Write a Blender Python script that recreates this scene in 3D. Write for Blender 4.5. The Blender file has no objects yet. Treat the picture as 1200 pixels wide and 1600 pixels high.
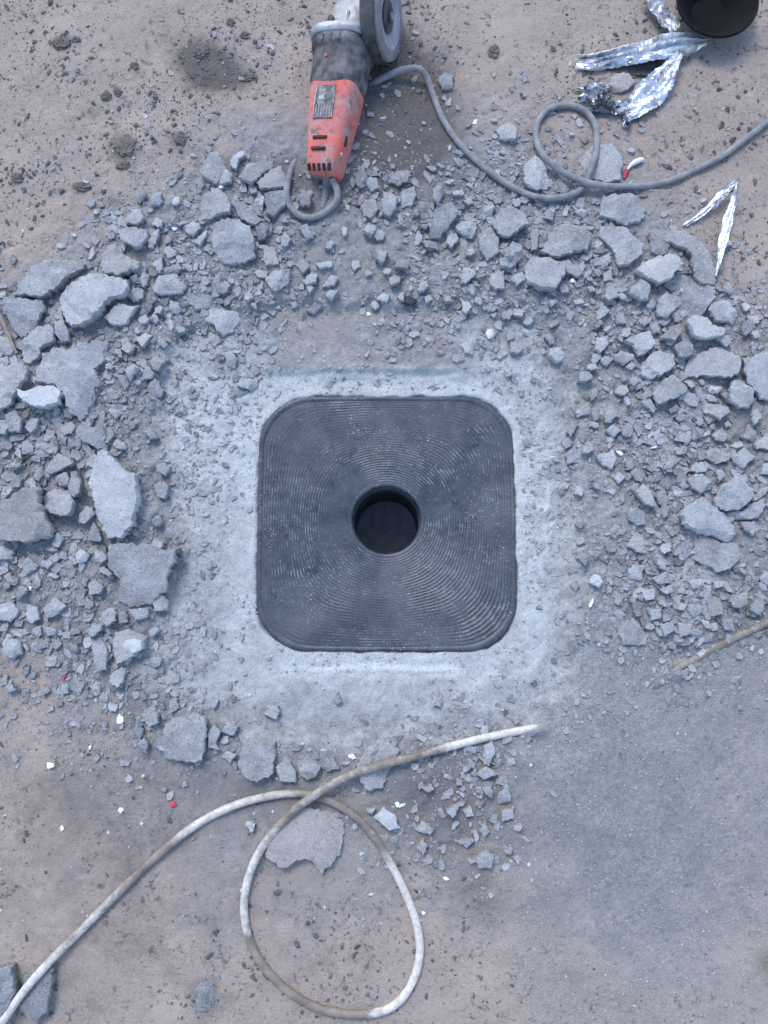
import bpy, bmesh, math, random
import numpy as np
from mathutils import Vector, Matrix
from mathutils.geometry import delaunay_2d_cdt

# ------------------------------------------------------------------ camera, sky, sun
S = bpy.context.scene
COL = S.collection
TILT = math.radians(7.0)
DIST = 1.25
FOV = math.radians(65.0)
cam_d = bpy.data.cameras.new('camera')
cam = bpy.data.objects.new('camera', cam_d)
COL.objects.link(cam)
cam.location = (0.0, -DIST * math.sin(TILT), DIST * math.cos(TILT))
cam.rotation_euler = (TILT, 0, 0)
cam_d.sensor_fit = 'VERTICAL'
cam_d.angle = FOV
cam_d.clip_start = 0.02
cam_d.clip_end = 500
S.camera = cam

SUN_EL = math.radians(50)
SUN_AZ = math.radians(-22)          # measured from +Y (top of the picture) towards +X
world = bpy.data.worlds.new('World')
S.world = world
world.use_nodes = True
wn = world.node_tree
sky = wn.nodes.new('ShaderNodeTexSky')
sky.sky_type = 'NISHITA'
sky.sun_disc = False
sky.sun_elevation = SUN_EL
sky.sun_rotation = SUN_AZ
sky.ozone_density = 1.0
sky.dust_density = 0.9
wn.links.new(sky.outputs[0], wn.nodes['Background'].inputs[0])
wn.nodes['Background'].inputs[1].default_value = 0.15
sun_d = bpy.data.lights.new('sun', 'SUN')
sun_d.energy = 0.85
sun_d.angle = math.radians(20)
sun_d.color = (1.0, 0.97, 0.93)
sun = bpy.data.objects.new('sun', sun_d)
COL.objects.link(sun)
sdir = Vector((math.sin(SUN_AZ) * math.cos(SUN_EL), math.cos(SUN_AZ) * math.cos(SUN_EL), math.sin(SUN_EL)))
sun.rotation_euler = sdir.to_track_quat('Z', 'Y').to_euler()
sun.location = sdir * 5
S.view_settings.view_transform = 'Standard'
S.view_settings.look = 'None'
S.view_settings.exposure = 1.25
S.view_settings.gamma = 1.0
S.view_settings.use_curve_mapping = False

# ------------------------------------------------------------------ layout helpers
FPX = 800 / math.tan(FOV / 2)
CT, ST = math.cos(TILT), math.sin(TILT)
CX, CY, CZ = cam.location


def G(px, py, z=0.0):
    """point of the place at height z that the photograph shows at (px, py)"""
    dx, dy, dz = px - 600.0, -(py - 800.0), -FPX
    wy = dy * CT - dz * ST
    wz = dy * ST + dz * CT
    t = (z - CZ) / wz
    return Vector((CX + dx * t, CY + wy * t, z))


def to_px(x, y, z=0.0):
    X, Y, Z = x - CX, y - CY, z - CZ
    yy = Y * CT + Z * ST
    zz = -Y * ST + Z * CT
    return 600 + FPX * X / (-zz), 800 - FPX * yy / (-zz)


_rng = np.random.RandomState(7)
_T = _rng.rand(256, 256)


def vnoise(x, y, seed=0):
    x = np.asarray(x, float) + seed * 17.31
    y = np.asarray(y, float) + seed * 41.77
    xi, yi = np.floor(x).astype(int), np.floor(y).astype(int)
    fx, fy = x - xi, y - yi
    fx = fx * fx * (3 - 2 * fx)
    fy = fy * fy * (3 - 2 * fy)
    a = _T[xi & 255, yi & 255]
    b = _T[(xi + 1) & 255, yi & 255]
    c = _T[xi & 255, (yi + 1) & 255]
    d = _T[(xi + 1) & 255, (yi + 1) & 255]
    return (a * (1 - fx) + b * fx) * (1 - fy) + (c * (1 - fx) + d * fx) * fy - 0.5


def fbm(x, y, freq, octv=4, seed=0, gain=0.5):
    s = 0
    a = 1.0
    for o in range(octv):
        s = s + a * vnoise(np.asarray(x) * freq, np.asarray(y) * freq, seed + o * 3)
        freq *= 2.03
        a *= gain
    return s


def sstep(a, b, x):
    t = np.clip((x - a) / (b - a), 0, 1)
    return t * t * (3 - 2 * t)


def grid(rows):
    return np.array([[int(c) for c in r.split()] for r in rows], float) / 9.0


DUST = grid([
    '0 0 0 0 1 1 1 0 0 0 0 0', '0 0 0 1 1 1 1 1 1 0 0 0', '0 0 1 4 6 6 6 5 3 2 0 0', '0 2 5 8 8 8 8 8 7 6 2 0',
    '4 7 8 8 8 8 8 8 8 8 6 1', '8 8 8 8 6 5 6 8 8 8 8 6', '8 8 8 9 9 9 9 9 9 8 8 8', '8 8 8 9 9 9 9 9 9 8 8 8',
    '5 7 8 9 9 9 9 9 9 8 8 5', '5 7 8 9 9 9 9 9 9 8 8 5', '2 4 6 8 9 9 9 9 8 7 7 5', '1 2 4 6 7 7 8 7 7 7 7 5',
    '1 2 3 4 4 4 4 4 5 6 6 5', '1 1 2 3 3 3 3 3 4 6 6 4', '1 1 1 2 2 1 1 2 3 5 5 3', '0 0 0 1 1 0 0 1 2 2 3 2'])
GRAV = grid([
    '0 0 0 1 0 1 1 0 0 0 0 0', '0 0 1 1 1 1 1 1 1 1 0 0', '0 0 1 4 5 3 3 4 3 2 1 0', '0 4 7 8 9 9 9 9 8 6 2 0',
    '5 8 9 8 7 6 7 9 9 9 8 3', '8 9 8 4 1 1 3 5 7 9 9 6', '9 9 6 2 1 1 1 1 4 9 9 8', '9 8 6 2 0 0 0 1 4 8 9 8',
    '7 8 6 1 0 0 0 1 3 8 9 6', '7 8 5 1 0 0 0 0 2 7 9 6', '3 6 5 1 0 0 0 1 1 2 3 2', '1 2 5 4 2 1 3 5 1 0 0 0',
    '0 0 1 1 1 2 4 5 1 0 0 0', '0 0 0 0 0 1 2 3 0 0 0 0', '0 0 0 0 0 0 0 1 0 0 0 0', '0 0 0 0 0 0 0 0 0 0 0 0'])


def lookup(M, px, py):
    u = np.clip(np.asarray(px) / 100.0 - 0.5, 0, 10.999)
    v = np.clip(np.asarray(py) / 100.0 - 0.5, 0, 14.999)
    ui, vi = u.astype(int), v.astype(int)
    fu, fv = u - ui, v - vi
    return ((M[vi, ui] * (1 - fu) + M[vi, ui + 1] * fu) * (1 - fv)
            + (M[vi + 1, ui] * (1 - fu) + M[vi + 1, ui + 1] * fu) * fv)


def blob(px, py, cx, cy, rx, ry):
    return np.exp(-(((px - cx) / rx) ** 2 + ((py - cy) / ry) ** 2))


def bed_sdf(px, py, cx, cy, hx, hy, r):
    qx = np.abs(px - cx) - (hx - r)
    qy = np.abs(py - cy) - (hy - r)
    return np.hypot(np.maximum(qx, 0), np.maximum(qy, 0)) + np.minimum(np.maximum(qx, qy), 0) - r


# the square plate in the middle
PC = G(604, 815)
PW, PH, PR = 0.200, 0.1985, 0.080


def plate_sdf(x, y):
    qx = np.abs(np.asarray(x) - PC.x) - (PW - PR)
    qy = np.abs(np.asarray(y) - PC.y) - (PH - PR)
    return np.hypot(np.maximum(qx, 0), np.maximum(qy, 0)) + np.minimum(np.maximum(qx, qy), 0) - PR


def H(x, y):
    """height of the ground"""
    x = np.asarray(x, float)
    y = np.asarray(y, float)
    px, py = to_px(x, y)
    g = lookup(GRAV, px, py)
    d = lookup(DUST, px, py)
    near = np.exp(-np.maximum(np.hypot(x, y) - 1.5, 0) * 1.5)
    h = 0.018 * fbm(x, y, 2.2, 3, 1) + 0.006 * fbm(x, y, 12, 3, 5)
    h = h * near * (0.35 + 0.65 * sstep(0.0, 0.25, plate_sdf(x, y)))
    h = h + 0.012 * g * near
    h = h + (0.006 * fbm(x, y, 60, 3, 9) * (0.2 + g) + 0.0022 * vnoise(x * 210, y * 210, 21) * (0.3 + g)) * near
    # flat bed round the plate with a tool-cut ledge above it and a swept line below it
    wob = 6 * fbm(x, y, 30, 3, 31)
    h = h - 0.008 * sstep(14, -10, bed_sdf(px, py, 568, 815, 325, 332, 150) + 5 * wob) - 0.003 * sstep(5, -4, bed_sdf(px, py, 603, 820, 250, 232, 60) + 3 * wob)
    h = h + 0.011 * blob(px, py, 838, 1138, 16, 10) + 0.011 * blob(px, py, 1050, 1050, 20, 11)
    led = sstep(395, 430, px + 2 * wob) * sstep(740, 690, px) * sstep(585, 577, py + wob) * sstep(480, 520, py)
    h = h + 0.006 * led
    pit = sstep(520, 545, px + 2 * wob) * sstep(650, 630, px) * sstep(575, 568, py + wob) * sstep(506, 520, py + wob)
    h = h - 0.005 * pit * (0.6 + fbm(x, y, 40, 2, 77))
    h = h + 0.0035 * np.exp(-((py - 1047 + wob) / 5) ** 2) * sstep(470, 500, px) * sstep(735, 700, px)
    h = h + 0.0035 * np.exp(-((px - 857 + wob) / 5) ** 2) * sstep(740, 770, py) * sstep(880, 840, py)
    # edge against the plate: ragged dust lip, then down behind the rim
    sd = plate_sdf(x, y) + 0.0065 * fbm(x, y, 45, 4, 44)
    lip = sstep(-0.006, 0.002, sd)
    h = (h + 0.0085) * lip + (-0.016) * (1 - lip) + 0.0010 * np.exp(-((sd - 0.008) / 0.008) ** 2)
    return h


def h1(x, y):
    return float(H(np.array([x]), np.array([y]))[0])


# ------------------------------------------------------------------ object helpers
def new_obj(name, mesh, mat=None, parent=None):
    o = bpy.data.objects.new(name, mesh)
    COL.objects.link(o)
    if mat is not None:
        if mesh is not None and not mesh.materials:
            mesh.materials.append(mat)
    if parent is not None:
        o.parent = parent
    return o


def tag(o, label=None, cat=None, group=None, kind=None):
    if label:
        o['label'] = label
    if cat:
        o['category'] = cat
    if group:
        o['group'] = group
    if kind:
        o['kind'] = kind
    return o


def empty(name, loc, label, cat, group=None):
    o = bpy.data.objects.new(name, None)
    COL.objects.link(o)
    o.location = loc
    o.empty_display_size = 0.02
    return tag(o, label, cat, group)


def mesh_py(name, v, f, smooth=False):
    m = bpy.data.meshes.new(name)
    m.from_pydata([tuple(p) for p in v], [], f)
    m.update()
    if smooth:
        m.polygons.foreach_set('use_smooth', [True] * len(m.polygons))
    return m


def mesh_np(name, v, f, smooth=False):
    """fast mesh from numpy arrays, all faces with the same corner count"""
    m = bpy.data.meshes.new(name)
    n, k = f.shape
    m.vertices.add(len(v))
    m.vertices.foreach_set('co', v.astype(np.float32).ravel())
    m.loops.add(n * k)
    m.loops.foreach_set('vertex_index', f.astype(np.int32).ravel())
    m.polygons.add(n)
    m.polygons.foreach_set('loop_start', np.arange(0, n * k, k, dtype=np.int32))
    m.polygons.foreach_set('use_smooth', np.full(n, smooth))
    m.update(calc_edges=True)
    m.validate()
    return m


def fattr(m, name, vals):
    a = m.attributes.new(name, 'FLOAT', 'POINT')
    a.data.foreach_set('value', np.asarray(vals, np.float32))


# ------------------------------------------------------------------ material helpers
class NT:
    def __init__(self, name):
        self.m = bpy.data.materials.new(name)
        self.m.use_nodes = True
        self.t = self.m.node_tree
        self.b = self.t.nodes['Principled BSDF']
        self.co = None

    def n(self, typ, **kw):
        nd = self.t.nodes.new(typ)
        for k, v in kw.items():
            if k.startswith('i_'):
                nd.inputs[k[2:].replace('_', ' ')].default_value = v
            else:
                setattr(nd, k, v)
        return nd

    def l(self, a, b):
        self.t.links.new(a, b)

    def coord(self, kind='Object'):
        return self.n('ShaderNodeTexCoord').outputs[kind]

    def noise(self, scale, detail=4, rough=0.55, vec=None, w=None):
        nd = self.n('ShaderNodeTexNoise')
        nd.inputs['Scale'].default_value = scale
        nd.inputs['Detail'].default_value = detail
        nd.inputs['Roughness'].default_value = rough
        if vec is not None:
            self.l(vec, nd.inputs['Vector'])
        return nd.outputs[0]

    def ramp(self, fac, a, b):
        nd = self.n('ShaderNodeMapRange')
        nd.inputs[1].default_value = a
        nd.inputs[2].default_value = b
        nd.clamp = True
        self.l(fac, nd.inputs[0])
        return nd.outputs[0]

    def math(self, op, a, b=None, clamp=False):
        nd = self.n('ShaderNodeMath', operation=op)
        nd.use_clamp = clamp
        for i, s in enumerate((a, b)):
            if s is None:
                continue
            if isinstance(s, (int, float)):
                nd.inputs[i].default_value = s
            else:
                self.l(s, nd.inputs[i])
        return nd.outputs[0]

    def mix(self, fac, a, b, blend='MIX'):
        nd = self.n('ShaderNodeMix', data_type='RGBA', blend_type=blend)
        if isinstance(fac, (int, float)):
            nd.inputs[0].default_value = fac
        else:
            self.l(fac, nd.inputs[0])
        for s, i in ((a, 6), (b, 7)):
            if isinstance(s, tuple):
                nd.inputs[i].default_value = (*s, 1)
            else:
                self.l(s, nd.inputs[i])
        return nd.outputs[2]

    def attr(self, name, out='Fac', typ='GEOMETRY'):
        nd = self.n('ShaderNodeAttribute', attribute_name=name, attribute_type=typ)
        return nd.outputs[out]

    def bump(self, h, strength, dist=0.002, base=None):
        nd = self.n('ShaderNodeBump')
        nd.inputs['Strength'].default_value = strength
        nd.inputs['Distance'].default_value = dist
        self.l(h, nd.inputs['Height'])
        if base is not None:
            self.l(base, nd.inputs['Normal'])
        return nd.outputs[0]

    def out(self, col=None, rough=0.9, metal=0.0, spec=0.3, nrm=None):
        for s, k in ((col, 'Base Color'), (rough, 'Roughness'), (metal, 'Metallic'), (spec, 'Specular IOR Level'), (nrm, 'Normal')):
            if s is None:
                continue
            if isinstance(s, (int, float)):
                self.b.inputs[k].default_value = s
            elif isinstance(s, tuple):
                self.b.inputs[k].default_value = (*s, 1)
            else:
                self.l(s, self.b.inputs[k])
        return self.m


def mat_ground():
    t = NT('dusty_soil')
    c = t.coord()
    dust, pale, dark = t.attr('dust'), t.attr('pale'), t.attr('dark')
    soil = t.mix(t.ramp(t.noise(9, 5, 0.6, c), 0.3, 0.7), (0.39, 0.324, 0.272), (0.275, 0.23, 0.196))
    soil = t.mix(t.ramp(t.noise(240, 3, 0.6, c), 0.35, 0.75), soil, (0.41, 0.343, 0.305))
    spk = t.ramp(t.noise(75, 4, 0.65, c), 0.58, 0.66)
    spk2 = t.ramp(t.noise(200, 2, 0.5, c), 0.62, 0.69)
    spk = t.math('MAXIMUM', spk, t.math('MULTIPLY', spk2, 0.6))
    clus = t.ramp(t.noise(7, 4, 0.65, c), 0.34, 0.56)
    soil = t.mix(t.math('MULTIPLY', t.math('MULTIPLY', spk, clus), 0.8), soil, (0.085, 0.07, 0.062))
    d1 = t.mix(t.ramp(t.noise(130, 7, 0.75, c), 0.32, 0.68), (0.19, 0.19, 0.187), (0.33, 0.33, 0.325))
    d1 = t.mix(t.math('MULTIPLY', t.ramp(t.noise(420, 3, 0.6, c), 0.5, 0.72), 0.6), d1, (0.44, 0.43, 0.42))
    d1 = t.mix(t.math('MULTIPLY', t.ramp(t.noise(300, 3, 0.6, c), 0.56, 0.8), 0.5), d1, (0.13, 0.125, 0.125))
    br = t.math('MULTIPLY', t.math('SUBTRACT', t.noise(18, 7, 0.75, c), 0.5), 0.9)
    df = t.math('ADD', dust, br, True)
    col = t.mix(t.ramp(df, 0.12, 0.62), soil, d1)
    pn = t.math('MULTIPLY', t.math('SUBTRACT', t.noise(24, 8, 0.8, c), 0.5), 2.2)
    pf = t.ramp(t.math('ADD', pale, pn), 0.15, 1.05)
    grit = t.ramp(t.noise(380, 3, 0.6, c), 0.38, 0.62)
    pc = t.mix(grit, (0.47, 0.49, 0.48), (0.63, 0.65, 0.635))
    col = t.mix(t.math('MULTIPLY', pf, 0.9), col, pc)
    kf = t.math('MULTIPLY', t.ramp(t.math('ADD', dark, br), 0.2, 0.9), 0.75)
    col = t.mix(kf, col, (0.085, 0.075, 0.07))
    col = t.mix(t.math('MULTIPLY', t.attr('olive'), 0.6), col, (0.16, 0.15, 0.07))
    hh = t.math('ADD', t.noise(330, 5, 0.7, c), t.math('MULTIPLY', t.noise(900, 3, 0.6, c), 0.5))
    nrm = t.bump(hh, 0.75, 0.0035)
    return t.out(col, 0.95, 0, 0.15, nrm)


def mat_stone(name='broken_concrete', use_attr=False):
    t = NT(name)
    c = t.coord()
    if use_attr:
        tone, warm = t.attr('tone'), t.attr('warm')
        v = c
    else:
        oi = t.n('ShaderNodeObjectInfo')
        sep = t.n('ShaderNodeSeparateColor')
        t.l(oi.outputs['Color'], sep.inputs[0])
        tone, warm = sep.outputs[0], sep.outputs[1]
        add = t.n('ShaderNodeVectorMath', operation='ADD')
        cmb = t.n('ShaderNodeCombineXYZ')
        t.l(t.math('MULTIPLY', oi.outputs['Random'], 40), cmb.inputs[0])
        t.l(c, add.inputs[0])
        t.l(cmb.outputs[0], add.inputs[1])
        v = add.outputs[0]
    n1 = t.noise(34, 7, 0.7, v)
    n2 = t.noise(230, 5, 0.7, v)
    tn = t.math('ADD', tone, t.math('ADD', t.math('MULTIPLY', t.math('SUBTRACT', n1, 0.5), 0.95), t.math('MULTIPLY', t.math('SUBTRACT', n2, 0.5), 0.6)), True)
    col = t.mix(tn, (0.085, 0.089, 0.097), (0.60, 0.608, 0.62))
    col = t.mix(t.math('MULTIPLY', warm, 0.75), col, (0.46, 0.38, 0.31))
    col = t.mix(t.math('MULTIPLY', t.ramp(t.noise(420, 2, 0.5, v), 0.62, 0.70), 0.55), col, (0.66, 0.65, 0.62))
    col = t.mix(t.math('MULTIPLY', t.ramp(t.noise(310, 2, 0.5, v), 0.63, 0.70), 0.6), col, (0.07, 0.07, 0.072))
    hh = t.math('ADD', t.math('MULTIPLY', n1, 0.25), t.math('ADD', t.math('MULTIPLY', n2, 0.4), t.math('MULTIPLY', t.noise(600, 4, 0.7, v), 0.25)))
    return t.out(col, 0.93, 0, 0.2, t.bump(hh, 1.0, 0.006))


def mat_simple(name, c1, c2=None, scale=40, rough=0.6, metal=0.0, spec=0.4, bump=0.0, dust=0.0, lo=0.35, hi=0.65, grime=0.0):
    t = NT(name)
    c = t.coord()
    n = t.noise(scale, 5, 0.6, c)
    col = t.mix(t.ramp(n, lo, hi), c1, c2 or c1)
    r = rough
    if dust:
        dm = t.math('MULTIPLY', t.ramp(t.noise(scale * 0.7 + 11, 6, 0.7, c), 0.42, 0.72), dust)
        col = t.mix(dm, col, (0.36, 0.35, 0.34))
        r = t.math('ADD', t.math('MULTIPLY', dm, 0.9 - rough), rough)
    if grime:
        col = t.mix(t.math('MULTIPLY', t.ramp(t.noise(60, 7, 0.8, c), 0.52, 0.68), grime), col, (0.06, 0.04, 0.04))
    nrm = t.bump(t.noise(scale * 6, 3, 0.6, c), bump, 0.001) if bump else None
    return t.out(col, r, metal, spec, nrm)


M_GROUND = mat_ground()
M_STONE = mat_stone()
M_GRAVEL = mat_stone('gravel_bits', True)

# ------------------------------------------------------------------ ground
def build_ground():
    def axis(lo, hi, step):
        core = np.arange(lo, hi + 1e-6, step)
        ext = []
        d, p = step, 0.0
        while p < 70:
            d *= 1.22
            p += d
            ext.append(p)
        ext = np.array(ext)
        return np.concatenate([lo - ext[::-1], core, hi + ext])
    xs = axis(-0.78, 0.78, 0.0026)
    ys = axis(-0.92, 1.02, 0.0026)
    X, Y = np.meshgrid(xs, ys)
    ny, nx = X.shape
    x, y = X.ravel(), Y.ravel()
    z = H(x, y)
    idx = np.arange(nx * ny).reshape(ny, nx)
    f = np.stack([idx[:-1, :-1].ravel(), idx[:-1, 1:].ravel(), idx[1:, 1:].ravel(), idx[1:, :-1].ravel()], 1)
    sd = plate_sdf(x, y)
    f = f[~(sd[f] < -0.018).all(1)]
    used = np.unique(f)
    remap = -np.ones(nx * ny, int)
    remap[used] = np.arange(len(used))
    f = remap[f]
    x, y, z, sd = x[used], y[used], z[used], sd[used]
    m = mesh_np('ground', np.stack([x, y, z], 1), f, True)
    px, py = to_px(x, y)
    dust = lookup(DUST, px, py)
    pale = 1.0 * np.exp(-(np.maximum(sd, 0) / 0.115) ** 1.3)
    pale *= 0.72 + 0.28 * np.clip(blob(px, py, 330, 700, 200, 260) + blob(px, py, 600, 610, 260, 40) + blob(px, py, 840, 800, 80, 200) + blob(px, py, 600, 1040, 260, 40), 0, 1)
    bed = sstep(25, -45, bed_sdf(px, py, 568, 815, 325, 332, 150) + 60 * fbm(x, y, 9, 4, 35))
    pale = np.maximum(pale * .98, .56 * bed + .2 * bed * sstep(30, -30, bed_sdf(px, py, 603, 820, 255, 238, 60)))
    dust = np.maximum(dust, .9 * bed)
    led = sstep(395, 440, px) * sstep(740, 690, px) * sstep(585, 570, py) * sstep(470, 500, py)
    pale = pale * (1 - 0.75 * led) * (1 - .35 * blob(px, py, 420, 1120, 160, 40))
    dust = dust * (1 - 0.45 * led)
    wob = 5 * fbm(x, y, 30, 3, 31)
    pale += 0.5 * np.exp(-((py - 1047 + wob) / 7) ** 2) * sstep(470, 500, px) * sstep(735, 700, px)
    pale += 0.5 * np.exp(-((px - 857 + wob) / 6) ** 2) * sstep(740, 770, py) * sstep(880, 840, py)
    pale += 0.25 * blob(px, py, 320, 690, 70, 90) + 0.2 * blob(px, py, 300, 640, 60, 60)
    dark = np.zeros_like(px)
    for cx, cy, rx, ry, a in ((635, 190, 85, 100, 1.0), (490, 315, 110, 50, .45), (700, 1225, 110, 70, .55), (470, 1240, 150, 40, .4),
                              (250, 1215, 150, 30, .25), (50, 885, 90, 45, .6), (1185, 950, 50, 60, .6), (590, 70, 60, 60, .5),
                              (335, 120, 34, 32, 1.3), (300, 95, 30, 24, .6), (380, 130, 30, 20, .7), (195, 235, 24, 26, 1.0), (600, 260, 150, 60, .35), (620, 130, 70, 60, .6), (1000, 1300, 260, 260, .36), (150, 1380, 300, 260, .30), (520, 1480, 260, 160, .16), (100, 72, 16, 14, .9), (280, 222, 14, 12, .8), (300, 250, 130, 25, .25),  # broad lower-left blobs paint the light falloff towards the bottom into the soil
                              (1010, 100, 60, 25, .6), (860, 330, 90, 30, .5), (160, 330, 60, 30, .35), (690, 1310, 90, 60, .25), (1090, 150, 60, 40, .12),  # the blob by the foil darkens the ground for the deep shadow there
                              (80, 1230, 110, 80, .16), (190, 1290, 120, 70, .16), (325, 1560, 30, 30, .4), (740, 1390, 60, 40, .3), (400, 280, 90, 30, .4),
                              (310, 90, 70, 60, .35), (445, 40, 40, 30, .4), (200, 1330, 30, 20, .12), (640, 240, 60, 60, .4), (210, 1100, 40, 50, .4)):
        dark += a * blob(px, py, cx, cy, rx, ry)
    olive = blob(px, py, 1192, 1500, 18, 22)
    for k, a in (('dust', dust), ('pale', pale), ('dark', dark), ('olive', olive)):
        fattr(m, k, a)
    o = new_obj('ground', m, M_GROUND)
    tag(o, kind='structure')


build_ground()

# ------------------------------------------------------------------ the plate with the centre hole
def mat_plate():
    t = NT('dark_polymer')
    c = t.coord()
    n1 = t.noise(22, 6, 0.65, c)
    col = t.mix(t.ramp(n1, 0.3, 0.7), (0.018, 0.026, 0.039), (0.034, 0.045, 0.062))
    rd = t.attr('ridge')
    crumbs = t.ramp(t.noise(430, 3, 0.6, c), 0.58, 0.68)
    area = t.ramp(t.noise(13, 5, 0.7, c), 0.40, 0.60)
    film = t.math('MULTIPLY', t.ramp(t.noise(11, 5, 0.7, c), 0.35, 0.75), 0.17)
    streak = t.math('MULTIPLY', t.math('MULTIPLY', t.ramp(t.noise(70, 5, 0.7, c), 0.46, 0.60), t.ramp(rd, 0.5, 0.85)), 0.5)
    dm = t.math('MAXIMUM', t.math('MULTIPLY', t.math('MULTIPLY', crumbs, area), 0.9), t.math('MAXIMUM', film, streak))
    col = t.mix(dm, col, (0.36, 0.36, 0.36))
    r = t.math('ADD', t.math('MULTIPLY', dm, 0.45), 0.42)
    return t.out(col, r, 0, 0.45, t.bump(t.noise(300, 4, 0.6, c), 0.25, 0.0008))


M_PLATE = mat_plate()
M_BORE = mat_simple('dirty_pipe_wall', (0.04, 0.044, 0.05), (0.075, 0.08, 0.088), 30, 0.7, bump=0.4)
M_SILT = mat_simple('silt', (0.18, 0.20, 0.22), (0.28, 0.30, 0.32), 60, 0.95, bump=0.6)


def build_plate():
    ZT = 0.0005
    root = empty('drain_plate', (PC.x, PC.y, -0.06), 'dark square drain plate with rounded corners, concentric ridges and a round centre hole', 'drain plate')
    zoff = 0.06
    NA = 540
    th = np.linspace(0, 2 * math.pi, NA, endpoint=False)
    # rounded-square radius along each angle by bisection on the sdf
    lo = np.zeros(NA)
    hi = np.full(NA, 0.4)
    for _ in range(40):
        mid = (lo + hi) / 2
        s = plate_sdf(PC.x + mid * np.cos(th), PC.y + mid * np.sin(th))
        lo = np.where(s < 0, mid, lo)
        hi = np.where(s < 0, hi, mid)
    RS = lo
    R0 = 0.0535
    hole_dy = 0.004
    NR = 33
    per = 8

    def ring(t, z, extra=0.0, rad=None):
        """t = 0 at the hole, 1 at the outer edge"""
        w = t ** 1.15
        r = (R0 + (RS.mean() * 0.93 - R0) * t) * (1 - w) + RS * (1 - (1 - t)) * w + 0 * th if rad is None else rad + 0 * th
        if rad is None:
            circ = R0 + (0.2 - R0) * t
            r = circ * (1 - w) + (R0 + (RS - R0) * t) * w
        r = r + extra
        return np.stack([r * np.cos(th), r * np.sin(th) + hole_dy * (1 - t), z + zoff + 0 * th], 1)
    V, RID = [], []
    ts = np.linspace(0.045, 0.955, NR * per + 1)
    for i, t in enumerate(ts):
        ph = (i % per) / per
        sh = 0.5 - 0.5 * math.cos(2 * math.pi * ph)
        P = ring(t, 0)
        wear = 0.5 + 2.0 * fbm(P[:, 0] + 3, P[:, 1] + 5, 13, 4, 61) + .9 * vnoise(P[:, 0] * 130, P[:, 1] * 130, 62)
        wear = np.clip(wear, 0.08, 1.2)
        dish = -0.012 * (1 - t) ** 1.3
        P[:, 2] += ZT + dish + 0.0010 * sh * wear * min(1, (1 - t) * 10, t * 14)
        V.append(P)
        RID.append(np.full(NA, sh) * np.clip(wear, 0, 1))
    V = np.concatenate(V)
    n = len(ts)
    idx = np.arange(n * NA).reshape(n, NA)
    nxt = np.roll(idx, -1, 1)
    f = np.stack([idx[:-1].ravel(), idx[1:].ravel(), nxt[1:].ravel(), nxt[:-1].ravel()], 1)
    m = mesh_np('dished_face', V, f, True)
    fattr(m, 'ridge', np.concatenate(RID))
    new_obj('dished_face', m, M_PLATE, root)

    def band(name, rings, mat, smooth=True, close=False):
        v = np.concatenate(rings)
        k = len(rings)
        ix = np.arange(k * NA).reshape(k, NA)
        nx_ = np.roll(ix, -1, 1)
        ff = np.stack([ix[:-1].ravel(), ix[1:].ravel(), nx_[1:].ravel(), nx_[:-1].ravel()], 1)
        mm = mesh_np(name, v, ff, smooth)
        fattr(mm, 'ridge', np.zeros(len(v)))
        return new_obj(name, mm, mat, root)
    e = lambda t: ZT - 0.012 * (1 - t) ** 1.3
    band('border', [ring(0.955, e(.955)), ring(0.962, e(.962) + .0012), ring(0.985, ZT + .0014), ring(0.996, ZT + .0008), ring(1.0, ZT - .001), ring(1.0, -0.05)], M_PLATE)
    band('hole_lip', [ring(0.045, e(.045)), ring(0.03, e(.03) + .0005), ring(0.012, e(.012) + .0004), ring(0.003, e(0) - .0008), ring(0, e(0) - .003), ring(0, -0.03, -0.0004)], M_PLATE)
    zs = [-0.028, -0.03, -0.06, -0.075, -0.09, -0.15, -0.21]
    rr = [0.0, 0.0015, 0.0015, 0.0, 0.0015, 0.0015, 0.0015]
    band('bore_pipe', [ring(0, z, -a) for z, a in zip(zs, rr)], M_BORE)
    # silt at the bottom of the pipe
    rng = np.random.RandomState(3)
    rings = []
    for k, q in enumerate((1.0, 0.8, 0.6, 0.4, 0.2, 0.02)):
        P = ring(0, -0.175, 0, R0 * q)
        P[:, 2] += 0.02 * fbm(P[:, 0] + 9, P[:, 1], 18, 3, 71)
        rings.append(P)
    band('silt_floor', rings, M_SILT)


build_plate()

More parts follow.
